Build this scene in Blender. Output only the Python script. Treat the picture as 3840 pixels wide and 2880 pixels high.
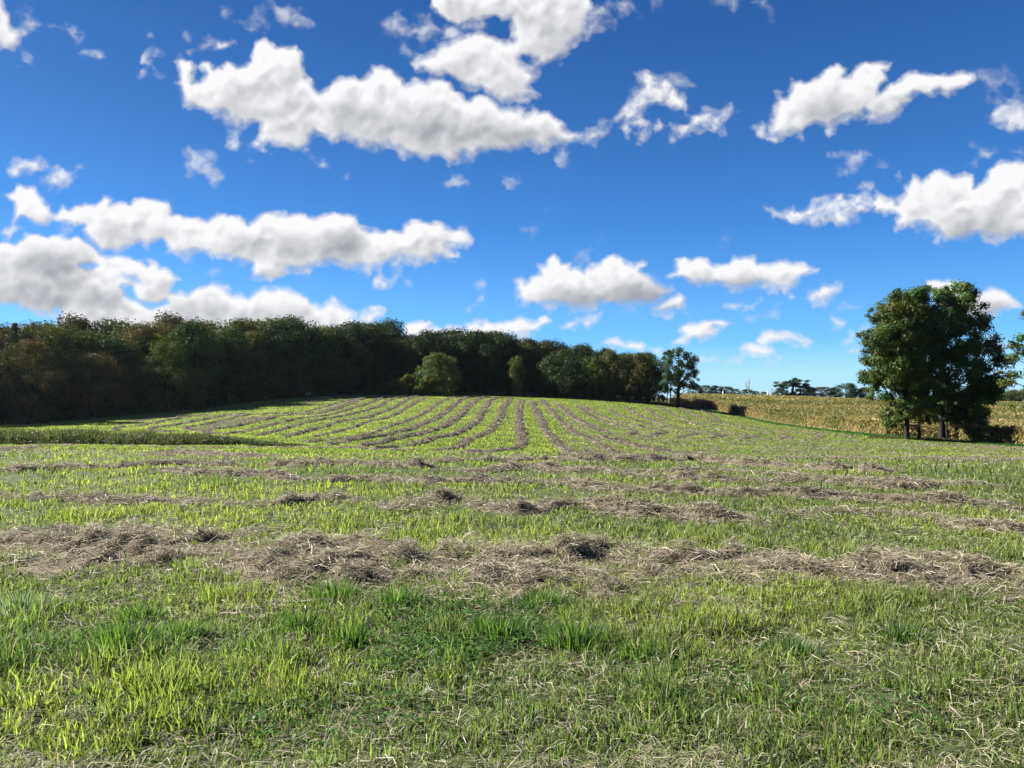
import bpy, math, random
import numpy as np
C = bpy.context.scene.collection
for o in list(bpy.data.objects): bpy.data.objects.remove(o, do_unlink=True)

# ---------------------------------------------------------------- camera, sun, exposure
FPX = 769.0                       # focal length in pixels of the 1024 px wide picture
PITCH = math.atan(18/FPX)
EYE = 1.6
SUN_AZ, SUN_EL = -73.0, 32.0      # degrees left of the view, above the horizon
SUN_STRENGTH, SKY_STRENGTH, EXPOSURE = 5.0, .10, 2.15
sc = bpy.context.scene
cam = bpy.data.objects.new('camera', bpy.data.cameras.new('camera')); C.objects.link(cam)
cam.location = (0, 0, EYE); cam.rotation_euler = (math.pi/2+PITCH, 0, 0)
cam.data.sensor_width = 36; cam.data.lens = 36*FPX/1024; cam.data.clip_start = .05; cam.data.clip_end = 9000
sc.camera = cam
sl = bpy.data.lights.new('sun', 'SUN'); sl.energy = SUN_STRENGTH; sl.angle = math.radians(.5); sl.color = (1, .945, .85)
so = bpy.data.objects.new('sun', sl); C.objects.link(so)
sa, se = math.radians(SUN_AZ), math.radians(SUN_EL)
so.rotation_euler = (math.pi/2-se, 0, math.pi-sa)     # the lamp shines along its -Z
sc.view_settings.view_transform = 'Standard'; sc.view_settings.look = 'None'
sc.view_settings.exposure = EXPOSURE; sc.view_settings.gamma = 1
sc.cycles.use_denoising = True
sc.cycles.max_bounces = 8; sc.cycles.diffuse_bounces = 3; sc.cycles.transmission_bounces = 4
sc.cycles.transparent_max_bounces = 8; sc.cycles.caustics_reflective = False; sc.cycles.caustics_refractive = False
sc.cycles.sample_clamp_indirect = 6

def vnoise(x, y, seed):
    T = np.random.RandomState(seed).rand(256, 256)
    xf = np.floor(x); yf = np.floor(y); u = x-xf; v = y-yf
    i = xf.astype(np.int64) & 255; j = yf.astype(np.int64) & 255; i1 = (i+1) & 255; j1 = (j+1) & 255
    u = u*u*(3-2*u); v = v*v*(3-2*v)
    return (T[i, j]*(1-u)+T[i1, j]*u)*(1-v) + (T[i, j1]*(1-u)+T[i1, j1]*u)*v
def fbm(x, y, octv=4, seed=1):
    s = 0; a = .5; n = 0
    for k in range(octv):
        s = s + a*vnoise(x*2**k*1.01**k+17.3*k, y*2**k+31.7*k, seed*13+k); n += a; a *= .5
    return s/n
# ---------------------------------------------------------------- clouds
# outlines of the clouds as seen from the field, (col,row) sky quarter + points; opacity; softness
CLOUDS = [
(0,0,1.0,"-400 -200 10 -50 60 60 100 150 130 230 190 260 200 330 180 400 120 440 60 420 0 410 -400 420"),
(0,0,.6,"100 430 160 450 240 500 290 580 260 570 170 520 120 480"),
(0,0,.5,"200 130 250 50 320 60 330 90 290 110 320 150 380 210 470 180 520 230 515 300 480 270 420 270 350 230 280 250 240 200"),
(0,0,.35,"60 -40 200 0 190 200 240 250 190 320 150 200"),
(0,0,.5,"555 235 620 280 660 340 740 380 790 390 850 410 890 490 905 525 840 520 810 450 740 460 690 445 720 410 660 370 600 310"),
(0,0,.6,"1150 540 1250 475 1310 520 1360 590 1420 625 1370 660 1300 600 1260 590 1220 660 1205 590 1180 560"),
(0,0,.5,"1310 350 1370 400 1395 470 1380 520 1330 510 1310 420"),
(0,0,.5,"1610 340 1660 350 1690 390 1800 350 1820 370 1740 410 1720 440 1660 450 1640 490 1560 460 1570 430 1640 430 1640 370"),
(0,0,.6,"1800 430 1900 370 1980 310 2050 310 2040 370 1930 410 1820 465"),
(0,0,.4,"1925 70 1990 110 1980 140 2030 185 1930 155 1935 120"),
(0,0,.45,"2120 160 2150 110 2212 80 2290 100 2310 170 2300 300 2285 320 2260 220 2212 170 2190 240 2130 210"),
(0,0,1.0,"1480 530 1560 500 1650 510 1680 580 1670 640 1690 700 1740 700 1770 640 1710 570 1740 525 1810 540 1850 590 1900 580 1960 530 2020 550 2100 545 2160 500 2180 440 2180 370 2212 340 2290 335 2350 380 2370 410 2480 430 2560 410 2600 450 2620 520 2625 600 2650 670 2700 740 2760 780 2850 730 2910 690 2970 650 3060 640 3120 660 3210 630 3220 595 3330 590 3400 600 3440 650 3490 690 3510 740 3560 730 3600 690 3680 700 3760 660 3830 660 3890 700 3950 760 4010 800 4040 860 4130 790 4180 795 4260 850 4350 920 4430 910 4480 930 4530 980 4600 930 4680 960 4760 960 4800 1000 4880 1050 4890 1110 4960 1120 5030 1110 5060 1160 5040 1210 4940 1260 4870 1260 4780 1240 4720 1310 4650 1290 4560 1240 4450 1290 4424 1320 4300 1320 4150 1350 4100 1400 4000 1330 3920 1390 3800 1360 3720 1370 3600 1370 3480 1330 3350 1270 3250 1300 3150 1270 3050 1230 2950 1200 2850 1260 2780 1200 2700 1170 2700 1240 2640 1290 2560 1320 2460 1300 2330 1260 2220 1250 2212 1180 2240 1100 2180 1090 2100 1090 1960 1050 1930 990 1840 990 1700 930 1600 900 1560 830 1540 760 1490 710 1500 690 1530 700 1530 620"),
(0,0,.5,"1990 1120 2060 1100 2090 1250 2060 1350 1990 1340 1980 1270"),
(0,0,.4,"2110 1270 2150 1280 2130 1340"),
(0,0,.5,"1630 1280 1700 1290 1780 1260 1850 1290 1860 1400 1890 1450 1880 1570 1860 1580 1850 1500 1760 1530 1680 1480 1660 1380"),
(0,0,.8,"40 1460 100 1380 200 1360 270 1340 330 1380 390 1450 380 1490 270 1520 180 1490 80 1520"),
(0,0,.8,"310 1560 370 1500 430 1490 480 1430 560 1460 660 1470 680 1520 650 1580 540 1640 400 1650 330 1590"),
(1,0,1.0,"1480 -150 1500 60 1560 150 1640 200 1750 220 1850 170 1950 150 2050 160 2130 190 2212 150 2222 330 2150 350 2100 330 2060 290 1980 260 1880 270 1800 290 1700 330 1620 360 1530 430 1470 480 1400 500 1340 560 1400 590 1500 640 1560 670 1640 660 1700 700 1780 760 1900 780 1960 790 2060 850 2110 890 2222 910 2290 860 2380 830 2470 820 2440 760 2400 720 2450 650 2390 600 2310 540 2290 490 2350 480 2420 560 2480 610 2540 580 2640 500 2700 450 2720 380 2800 340 2860 270 2840 180 2860 110 2900 50 2880 -150"),
(1,0,.5,"1560 150 2000 160 2020 260 1850 280 1650 340 1590 290"),
(2,0,.45,"700 0 900 -50 1080 0 1090 100 960 140 860 110 890 200 820 270 700 290 640 330 600 250 610 150 680 80"),
(1,0,.5,"1040 275 1120 130 1210 90 1240 200 1330 230 1400 160 1500 150 1520 200 1650 250 1640 300 1480 310 1440 380 1320 435 1220 420 1260 350 1380 300 1250 280 1120 270"),
(1,0,.5,"140 20 220 60 280 50 350 100 390 170 450 250 450 320 390 320 330 190 240 150 200 80"),
(2,0,.35,"1200 120 1210 30 1340 -20 1250 60"),
(2,0,.35,"1680 -40 2250 -40 2250 100 2080 80 1980 40 1900 110 1880 30 1750 20"),
(2,0,.8,"860 1030 880 960 950 870 1000 810 1060 740 1060 650 1150 620 1240 640 1340 690 1390 750 1440 790 1500 870 1500 940 1370 940 1330 890 1230 940 1130 980 1050 1050 1100 1040 1170 1060 1170 1130 1170 1250 1080 1240 1070 1180 1130 1110 1010 1080 1010 1210 980 1190 960 1100 930 1110 950 1050"),
(2,0,.35,"1310 660 1430 640 1540 700 1420 750"),
(2,0,.65,"1280 1110 1350 1010 1440 1050 1530 1010 1570 930 1690 930 1760 970 1870 910 1900 960 1830 1020 1800 1120 1730 1080 1600 1100 1500 1140 1390 1200 1350 1130"),
(2,0,.55,"640 1190 720 1100 790 1040 820 1080 880 1080 860 1160 830 1210 770 1170 720 1250 700 1190"),
(2,0,.6,"380 1390 450 1320 530 1290 510 1340 430 1390"),
(1,0,.5,"1620 1590 1740 1540 1750 1570 1640 1600"),
(1,0,.5,"2130 1590 2150 1530 2230 1480 2260 1480 2220 1600"),
(3,0,1.0,"0 1140 10 1010 60 920 100 820 170 810 220 700 290 680 330 690 440 660 480 590 600 555 690 600 660 660 720 640 760 590 850 540 960 545 1080 540 1060 600 1010 620 1050 680 980 760 960 800 1030 740 1130 680 1160 640 1250 610 1400 635 1540 620 1700 610 1780 640 1780 700 1700 760 1560 800 1500 770 1400 820 1250 810 1170 870 1130 950 1040 1030 900 1030 840 990 750 1000 620 1050 580 1060 560 1130 535 1160 500 1100 420 1090 370 1120 300 1160 200 1140 120 1190 30 1180 -80 1150 -100 1090 -40 1060"),
(3,0,.35,"1830 640 1930 620 2040 660 2110 710 2000 760 1900 800 1960 880 1900 880 1840 760"),
(3,0,.6,"1920 960 2050 900 2212 850 2300 860 2300 1080 2130 1100 2050 1060 1950 1010"),
(3,0,.5,"610 1410 700 1370 780 1290 840 1290 880 1350 780 1400 740 1450 650 1450"),
(3,0,.4,"550 1380 630 1330 600 1370"),
(3,0,.4,"820 1600 900 1540 900 1480 960 1430 1050 1440 970 1490 950 1540 880 1600"),
(3,0,.45,"1100 1440 1190 1550 1140 1540"),
(3,0,.4,"1740 1430 1790 1290 1940 1270 1940 1320 1850 1350 1800 1440"),
(3,0,.5,"2130 1300 2160 1230 2212 1230 2300 1300 2180 1380"),
(3,0,1.0,"1190 1650 1250 1500 1330 1560 1500 1470 1640 1520 1700 1490 1770 1510 1800 1590 1870 1560 1900 1450 2000 1380 2120 1400 2212 1390 2600 1350 2600 2100 2212 2040 1950 2070 1750 2050 1530 2110 1450 1990 1350 1960 1200 1950 1110 1980 1090 1920 1110 1850 1000 1840 860 1840 900 1700 950 1650 1000 1700 1120 1740"),
(3,0,.8,"1110 1850 1000 1840 860 1840 700 1920 480 1950 390 1980 220 1950 140 1900 0 1870 -60 1860 0 1800 170 1810 330 1750 540 1720 590 1700 680 1730 800 1700 830 1660 900 1680 950 1650 1000 1700 1120 1740"),
(0,1,.95,"30 30 90 10 130 -80 200 -90 240 -50 300 -60 335 0 380 70 430 160 440 220 400 290 300 290 200 250 160 280 130 350 80 420 40 410 40 330 90 270 90 200 110 90"),
(0,1,.95,"440 240 480 170 530 120 600 150 740 90 800 110 870 60 900 30 970 70 950 110 1040 90 1130 100 1170 70 1250 50 1380 80 1480 90 1490 200 1560 220 1680 200 1780 230 1860 170 1960 200 2080 210 2150 270 2212 240 2290 180 2470 165 2490 190 2600 155 2740 210 2860 180 3000 170 3070 190 3100 260 3200 330 3290 330 3350 300 3450 330 3480 270 3560 225 3700 235 3800 260 3920 300 3970 280 4040 320 4080 420 4000 440 3900 460 3870 520 3940 520 3860 570 3760 580 3720 620 3630 610 3500 570 3450 590 3380 650 3250 670 3200 680 3100 650 3000 650 2850 620 2750 640 2600 680 2500 700 2400 750 2300 770 2160 750 2150 640 2060 600 1950 570 1870 560 1750 520 1620 550 1500 520 1400 560 1440 480 1400 400 1290 450 1200 430 1090 490 1040 530 980 520 900 540 850 500 760 430 740 370 700 320 720 290 640 290 560 260 470 250"),
(0,1,.4,"410 310 500 320 620 320 640 260 640 330 540 370 430 340"),
(0,1,1.0,"-300 430 0 430 60 420 120 440 200 400 210 365 310 350 400 370 500 365 560 390 650 380 740 410 760 430 860 500 900 540 1000 560 1120 560 1220 600 1280 640 1280 590 1350 600 1400 640 1440 640 1490 700 1530 740 1610 760 1540 770 1490 790 1500 840 1580 850 1640 860 1680 800 1720 790 1820 770 1900 800 1960 840 2000 870 2080 860 2140 890 2212 840 2300 830 2360 840 2430 830 2560 860 2650 900 2720 950 2760 980 2810 950 2860 940 2960 980 3040 1000 3090 1030 3080 1070 3110 1090 3140 1010 3200 1000 3270 990 3320 1020 3310 1060 3240 1120 3230 1400 400 1400 480 1150 500 1030 450 1060 380 1060 250 1060 120 1020 110 985 0 970 -300 960"),
(0,1,-1,"1055 820 1150 815 1175 900 1200 955 1110 935 1070 900"),
(0,1,-1,"1200 940 1330 955 1430 930 1440 970 1270 1005"),
(0,1,-1,"690 625 780 605 860 630 760 655"),
(0,1,-.5,"1060 720 1180 740 1230 790 1160 790"),
(1,1,.8,"1010 770 1060 720 1100 710 1180 730 1250 720 1290 760 1350 760 1360 790 1300 810 1220 820 1130 830 1040 810"),
(1,1,.4,"1680 750 1760 760 1860 760 1950 790 1870 800 1820 820 1850 870 1820 860 1780 800"),
(1,1,.85,"1840 1010 1870 950 1960 905 2010 950 2060 975 1990 1010 1930 1020"),
(0,1,.3,"1730 690 1860 670 1830 720"),
(1,1,.95,"1260 1140 1280 1110 1370 1100 1500 1095 1530 1130 1500 1160 1590 1170 1640 1140 1740 1140 1800 1170 1820 1110 1870 1120 1900 1090 1960 1110 2000 1080 2070 1120 2150 1110 2212 1100 2300 1070 2380 1110 2420 1110 2490 1070 2540 1110 2500 1150 2470 1200 2390 1230 2300 1260 1200 1300"),
(2,1,1.0,"10 830 30 750 80 720 130 750 150 720 220 680 230 630 290 620 300 570 350 520 410 550 430 580 500 600 510 650 570 650 620 680 700 630 750 610 770 570 860 545 940 570 980 610 1060 620 1110 580 1180 600 1170 650 1120 670 1190 710 1260 750 1320 780 1350 820 1420 820 1430 860 1370 900 1290 930 1250 970 1150 980 1000 990 880 1000 780 990 600 1010 450 990 320 980 230 1000 100 970 40 930 40 880"),
(2,1,.95,"1200 1000 1270 940 1380 910 1470 880 1520 920 1530 1000 1480 1050 1350 1040"),
(2,1,.7,"840 1030 900 1000 1100 990 1190 1000 1080 1040 980 1060 870 1050"),
(2,1,1.0,"1310 730 1380 690 1420 640 1430 580 1490 560 1530 590 1580 565 1680 580 1750 640 1810 610 1880 590 1920 550 1990 560 2100 550 2160 590 2212 600 2340 595 2400 600 2540 620 2620 650 2640 690 2560 740 2480 790 2400 830 2212 840 2130 810 2030 830 1860 850 1750 800 1640 800 1540 810 1490 770 1350 770"),
(3,1,.85,"210 890 290 880 350 830 430 800 480 770 560 790 630 800 640 860 560 930 480 970 380 980 290 950"),
(3,1,.3,"620 1000 760 990 780 1010 680 1040"),
(3,1,.85,"550 1050 590 1040 640 1080 700 1100 690 1150 630 1180 590 1140 550 1090"),
(3,1,.75,"630 1340 680 1280 740 1270 760 1310 700 1350"),
(3,1,.75,"690 1400 760 1370 900 1370 900 1420 780 1430"),
(3,1,.55,"720 1220 800 1170 850 1170 850 1240 740 1250"),
(2,1,.9,"2130 1290 2160 1230 2212 1200 2290 1210 2400 1230 2480 1240 2560 1260 2620 1280 2560 1300 2430 1290 2300 1310 2212 1310 2150 1310"),
(2,1,.95,"1960 1370 2000 1330 2080 1310 2150 1320 2240 1330 2280 1360 2270 1400 2212 1420 2120 1420 2060 1400 1980 1400"),
(2,1,.95,"1450 1180 1480 1140 1560 1130 1620 1150 1680 1100 1740 1110 1790 1100 1860 1120 1940 1140 1860 1170 1760 1170 1800 1220 1790 1270 1700 1290 1620 1310 1500 1310 1410 1300 1480 1260 1480 1210"),
(2,1,.8,"1810 1000 1870 970 1960 950 2060 960 2150 920 2160 960 2080 1010 1990 1030 1870 1020"),
(2,1,.6,"1670 1030 1720 990 1760 1010 1710 1045"),
(2,1,.4,"2070 1070 2212 1020 2340 1000 2250 1060"),
(2,1,.8,"410 1160 480 1100 540 1090 600 1100 680 1060 750 1050 770 1110 700 1150 610 1140 560 1130 490 1170"),
(2,1,1.0,"770 1320 830 1280 900 1265 960 1290 1000 1260 1060 1270 1120 1290 1150 1320 1110 1370 980 1370 850 1350"),
(2,1,.5,"1200 1350 1260 1340 1250 1370"),
(2,1,.8,"1620 1450 1720 1440 1780 1460 1860 1460 1960 1470 1870 1480 1650 1470"),
(2,1,.4,"2130 1465 2212 1450 2250 1480 2180 1495"),
(3,1,.95,"1380 770 1450 780 1700 770 1790 830 1850 850 1900 830 1980 825 2080 850 2150 910 2180 980 2100 1020 1990 1050 1870 1100 1750 1090 1400 1000"),
(3,1,.7,"1880 1300 1900 1230 1950 1230 2010 1290 2080 1320 2010 1370 1890 1360"),
(1,0,.8,"450 1400 500 1350 540 1360 590 1330 640 1390 640 1470 590 1490 510 1480 490 1420"),
(1,0,.6,"710 1575 770 1520 810 1560 780 1610 730 1600"),
(2,1,.4,"100 360 100 300 150 270 160 320 120 370"),
(2,1,.4,"110 220 180 190 270 230 200 240"),
(2,1,.2,"690 490 690 410 760 380 770 450"),
(2,1,.3,"590 550 640 530 660 570"),
(2,1,.3,"1780 380 1870 400 1800 460"),
]
# thick grey undersides: (col,row,x,y,rx,ry,amount)
GREYS = [(1,0,730,930,260,100,.30),(1,0,1600,1130,700,140,.26),(2,0,60,1150,320,90,.22),
(0,1,450,620,340,180,.5),(0,1,450,930,520,100,.4),(0,1,1720,1000,300,130,.34),(1,1,760,450,270,130,.48),
(1,1,100,470,260,90,.2),(1,1,150,1060,330,90,.34),(2,1,650,920,330,90,.34),(2,1,1180,880,270,110,.5),
(3,1,1900,350,480,80,.3),(3,1,1850,980,220,90,.3),(2,1,1850,790,420,50,.24),(3,0,700,900,700,110,.16),
(2,0,250,300,300,180,.12),(1,0,2000,600,300,200,.08),(2,1,1400,1010,200,50,.2)]

def cloud_map(W, Hh, az0, az1, el0, el1, pitch, fpx):
    """light (0..1) and opacity of the cloud layer over azimuth x elevation, worked out from the outlines"""
    az = np.radians(np.linspace(az0, az1, W))[None, :]; el = np.radians(np.linspace(el0, el1, Hh))[:, None]
    dx = np.sin(az)*np.cos(el); dy = np.cos(az)*np.cos(el); dz = np.sin(el)+0*az
    cp, sp = math.cos(pitch), math.sin(pitch)
    f = dy*cp + dz*sp; up = -dy*sp + dz*cp
    U = (512 + fpx*dx/f)*2212/1024; V = (384 - fpx*up/f)*2212/1024      # outline coordinates
    s = 1/26.
    wx = (fbm(U*s*.55, V*s*.55, 5, 11)-.5)*17; wy = (fbm(U*s*.55, V*s*.55, 5, 12)-.5)*17
    wx += (fbm(U*s*2.6, V*s*2.6, 3, 13)-.5)*6; wy += (fbm(U*s*2.6, V*s*2.6, 3, 14)-.5)*6
    Uw, Vw = U+wx, V+wy
    det = fbm(U*s*.9+wx*.03, V*s*1.1+wy*.03, 6, 15)
    bil = 1-np.abs(fbm(U*s*.5+wx*.05, V*s*.62+wy*.05, 4, 16)*2-1)*2.0
    rag = fbm(U*s*1.1+wx*.08, V*s*1.1+wy*.08, 6, 18)
    sol = np.zeros_like(U); wsp = np.zeros_like(U); neg = np.zeros_like(U)
    du = (U[:, 1:]-U[:, :-1]).mean()
    for c, r, dens, pts in CLOUDS:
        p = np.array([float(v) for v in pts.split()]).reshape(-1, 2)/4 + [553*c, 414.75*r]
        lo, hi = p.min(0)-26, p.max(0)+26
        m = (Uw > lo[0]) & (Uw < hi[0]) & (Vw > lo[1]) & (Vw < hi[1])
        if not m.any(): continue
        x, y = Uw[m], Vw[m]; d2 = np.full(x.shape, 1e9); ins = np.zeros(x.shape, bool)
        q = np.roll(p, -1, 0)
        for (ax, ay), (bx, by) in zip(p, q):
            ex, ey = bx-ax, by-ay; t = np.clip(((x-ax)*ex+(y-ay)*ey)/(ex*ex+ey*ey+1e-9), 0, 1)
            d2 = np.minimum(d2, (x-ax-t*ex)**2+(y-ay-t*ey)**2)
            cr = (ay > y) != (by > y)
            ins ^= cr & (x < ax + (y-ay)*ex/(ey if abs(ey) > 1e-9 else 1e-9))
        sd = np.sqrt(d2)*np.where(ins, 1, -1)
        if dens < 0:
            neg[m] = np.maximum(neg[m], -dens*np.clip(.5+sd/14, 0, 1)); continue
        if dens < .9:
            v = np.clip((sd+5+3*(dens < .7))/(20+(1-dens)*16) + (det[m]-.52)*(2.0 if dens > .7 else 2.6), 0, 1)*np.clip(dens*(.25+1.9*rag[m])*.9, 0, 1)
            wsp[m] = np.maximum(wsp[m], v)
        else:
            t = np.clip((y-p[:, 1].min())/(np.ptp(p[:, 1])+1), 0, 1); v = np.clip((sd+3+4*t)/(10+17*t) + (det[m]-.5)*(1.5+.8*t)*np.exp(-np.clip(sd, 0, 99)/12), 0, 1)
            wsp[m] = np.maximum(wsp[m], v)
        sol[m] = np.maximum(sol[m], sd*(1 if dens >= .75 else .35))
    a = wsp*(1-neg)
    a = np.clip(a, 0, 1)**1.15
    # thickness and how much of the light from the upper left still reaches each place
    T = a*(1-np.exp(-np.clip(sol, 0, 99)/22))
    def blur(A, n):
        for ax in (0, 1):
            for _ in range(2):
                c = np.cumsum(np.pad(A, [(n+1, n) if k == ax else (0, 0) for k in (0, 1)], mode='edge'), axis=ax)
                A = (np.take(c, range(2*n+1, c.shape[ax]), ax)-np.take(c, range(0, c.shape[ax]-2*n-1), ax))/(2*n+1)
        return A
    Tb = T*(.55+.65*bil)
    step = max(1, int(round(5/du)))
    Ts = blur(T*(.8+.3*bil), max(1, step//2))
    occ = np.zeros_like(U)
    for k in range(1, 12):
        sh = int(k*step*.5), int(k*step*.9)
        S = np.zeros_like(T); S[:-sh[1], sh[0]:] = Ts[sh[1]:, :T.shape[1]-sh[0]]
        occ += S/11*(1.25-.05*k)
    def slope(A, g):
        R = np.zeros_like(A)
        R[g:-g, g:-g] = A[g:-g, g:-g]*2 - A[2*g:, g:-g] - A[g:-g, :-2*g]
        return R
    B1 = blur(Tb, max(1, step//3)); B2 = blur(Tb, step)
    soft = fbm(U*s*.45+9, V*s*.7+3, 4, 17)
    L = 1.02 - .20*occ + np.clip(slope(B1, max(1, step//2)), -.25, .25)*.20 + np.clip(slope(B2, 2*step), -.3, .3)*.26 + (soft-.5)*.22 + (rag-.5)*.10
    for c, r, x, y, rx, ry, am in GREYS:
        gx, gy = 553*c+x/4, 414.75*r+y/4
        e = ((U+wx*1.2-gx)/(rx/4))**2 + ((V+wy*1.2-gy)/(ry/4))**2
        L -= am*.72*np.exp(-e*1.1)*(.75+.5*(soft-.5))
    L = np.clip(L, .25, 1)
    L = L*(.86+.14*a)
    return L, a

# ---------------------------------------------------------------- sky
def build_sky():
    w = bpy.data.worlds.new('World'); sc.world = w; w.use_nodes = True
    nt = w.node_tree; N = nt.nodes; K = nt.links; N.clear()
    AZ0, AZ1, EL0, EL1 = -50, 50, -2, 45
    L, a = cloud_map(2000, 940, AZ0, AZ1, EL0, EL1, PITCH, FPX)
    img = bpy.data.images.new('cloud_layer', L.shape[1], L.shape[0], float_buffer=True)
    img.colorspace_settings.name = 'Non-Color'
    px = np.ones(L.shape+(4,), np.float32); px[..., 0] = L; px[..., 1] = a; px[..., 2] = a
    img.pixels.foreach_set(px.ravel()); img.update()
    def n(t, **k):
        x = N.new(t)
        for q, v in k.items(): setattr(x, q, v)
        return x
    def mth(op, a, b=None, c=None):
        x = n('ShaderNodeMath', operation=op)
        for i, v in enumerate((a, b, c)):
            if v is None: continue
            if isinstance(v, (int, float)): x.inputs[i].default_value = v
            else: K.new(v, x.inputs[i])
        return x.outputs[0]
    sky = n('ShaderNodeTexSky', sky_type='NISHITA'); sky.sun_disc = False
    sky.sun_elevation = math.radians(SUN_EL); sky.sun_rotation = math.radians(SUN_AZ)
    sky.altitude = SKY_ALT; sky.air_density = 1.0; sky.dust_density = SKY_DUST; sky.ozone_density = SKY_OZONE
    # the camera's rendering of the sky: its contrast round the sun softened, its blue deepened with height
    pre = n('ShaderNodeVectorMath', operation='SCALE'); K.new(sky.outputs[0], pre.inputs[0]); pre.inputs['Scale'].default_value = 1/GAIN
    gam = n('ShaderNodeGamma'); gam.inputs[1].default_value = .4; K.new(pre.outputs[0], gam.inputs[0])
    tc = n('ShaderNodeTexCoord'); sp = n('ShaderNodeSeparateXYZ'); K.new(tc.outputs['Generated'], sp.inputs[0])
    az = mth('ARCTAN2', sp.outputs[0], sp.outputs[1]); el = mth('ARCSINE', sp.outputs[2])
    d = math.degrees(1)
    rmp = n('ShaderNodeValToRGB'); K.new(mth('MULTIPLY', el, d/45), rmp.inputs[0]); cr = rmp.color_ramp; cr.interpolation = 'B_SPLINE' if False else 'LINEAR'
    for i, (e, c) in enumerate(SKY_RAMP):
        q = cr.elements[i] if i < 2 else cr.elements.new(e/45)
        q.position = e/45; q.color = (*c, 1)
    sm = n('ShaderNodeVectorMath', operation='MULTIPLY'); K.new(gam.outputs[0], sm.inputs[0]); K.new(rmp.outputs[0], sm.inputs[1])
    s2 = n('ShaderNodeVectorMath', operation='SCALE'); K.new(sm.outputs[0], s2.inputs[0]); s2.inputs['Scale'].default_value = GAIN; sm = s2
    u = mth('MULTIPLY_ADD', az, d/(AZ1-AZ0), -AZ0/(AZ1-AZ0)); v = mth('MULTIPLY_ADD', el, d/(EL1-EL0), -EL0/(EL1-EL0))
    cv = n('ShaderNodeCombineXYZ'); K.new(u, cv.inputs[0]); K.new(v, cv.inputs[1])
    it = n('ShaderNodeTexImage', image=img, interpolation='Linear', extension='MIRROR'); K.new(cv.outputs[0], it.inputs[0])
    sg = n('ShaderNodeSeparateColor'); K.new(it.outputs['Color'], sg.inputs[0])
    lit = mth('POWER', sg.outputs[0], 2.0)
    mixc = n('ShaderNodeMix', data_type='RGBA'); K.new(lit, mixc.inputs[0])
    mixc.inputs[6].default_value = CLOUD_DARK; mixc.inputs[7].default_value = CLOUD_LIT
    fin = n('ShaderNodeMix', data_type='RGBA'); K.new(sg.outputs[1], fin.inputs[0])
    K.new(sm.outputs[0], fin.inputs[6]); K.new(mixc.outputs[2], fin.inputs[7])
    bg = n('ShaderNodeBackground'); bg.inputs[1].default_value = SKY_STRENGTH; K.new(fin.outputs[2], bg.inputs[0])
    out = n('ShaderNodeOutputWorld'); K.new(bg.outputs[0], out.inputs[0])
    w.cycles.sampling_method = 'MANUAL'; w.cycles.sample_map_resolution = 1024
SKY_ALT, SKY_DUST, SKY_OZONE = 100, .6, 2.0
SKY_RAMP = [(0, (.40, .66, .90)), (45, (.022, .09, .27)), (2.1, (.333, .599, .877)), (4.3, (.165, .45, .815)), (7.6, (.122, .346, .687)),
            (12.1, (.068, .245, .560)), (18.8, (.050, .175, .42)), (25.5, (.034, .133, .343))]
GAIN = 1/(SKY_STRENGTH*2**EXPOSURE)
CLOUD_DARK, CLOUD_LIT = tuple(v*GAIN for v in (.12, .145, .19))+(1,), tuple(v*GAIN for v in (.97, .97, .985))+(1,)
build_sky()

# ---------------------------------------------------------------- helpers
R = np.random.RandomState(7)
cp_, sp_ = math.cos(PITCH), math.sin(PITCH)
def at(px, py, Y):                               # the point at depth Y seen at a place of the picture
    up = (384-py)/FPX; t = Y/(cp_-sp_*up)
    return (px-512)/FPX*t, EYE+t*(sp_+cp_*up)
# the lie of the land: rows of depth, how far below the eye the ground is seen
TX = [-300, 0, 128, 256, 384, 512, 640, 768, 896, 1024, 1320]
TY = {52: [446, 446, 447, 449, 452, 454, 456, 457, 459, 460, 461], 83: [436, 436, 435, 431, 430, 430, 437, 443, 448, 450, 452],
      115: [428, 428, 426, 419, 413, 415, 424, 435, 439, 444, 447], 150: [422, 421, 415, 409, 404, 406, 414, 428, 430, 434, 438],
      190: [416, 414, 408, 399, 397, 399, 406, 421, 421, 425, 429], 220: [412, 410, 404, 396, 394.5, 397, 403, 416, 416, 419, 423],
      340: [405, 403, 400, 399, 400, 401, 398, 400, 404.5, 406.5, 408], 600: [407]*11, 3000: [403]*11}
def _build_land():
    ys = [0, 8, 20, 35]; zs = [[0]*11, [0]*11, [-.12-.006*i for i in range(11)], [-.62-.055*i for i in range(11)]]
    for Y, r in TY.items(): ys.append(Y); zs.append([EYE-(p-402)*Y/FPX for p in r])
    ys = np.array(ys, float); zs = np.array(zs)
    def hermite(xk, yk, x):                       # smooth curve through the knots
        h = np.diff(xk); d = np.diff(yk, axis=0)/h[:, None]
        m = np.zeros_like(yk); m[1:-1] = (d[:-1]*h[1:, None]+d[1:]*h[:-1, None])/(h[1:]+h[:-1])[:, None]; m[0] = d[0]; m[-1] = d[-1]
        i = np.clip(np.searchsorted(xk, x)-1, 0, len(h)-1); t = ((x-xk[i])/h[i])[:, None]; H = h[i][:, None]
        return (2*t**3-3*t**2+1)*yk[i]+(t**3-2*t**2+t)*H*m[i]+(-2*t**3+3*t**2)*yk[i+1]+(t**3-t**2)*H*m[i+1]
    gy = np.linspace(0, 1, 700)**2.2*3000
    G = hermite(ys, zs, gy)
    gx = np.linspace(-300, 1320, 260)
    return gy, gx, hermite(np.array(TX, float), G.T.copy(), gx).T
GY, GX, GZ = _build_land()
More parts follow.
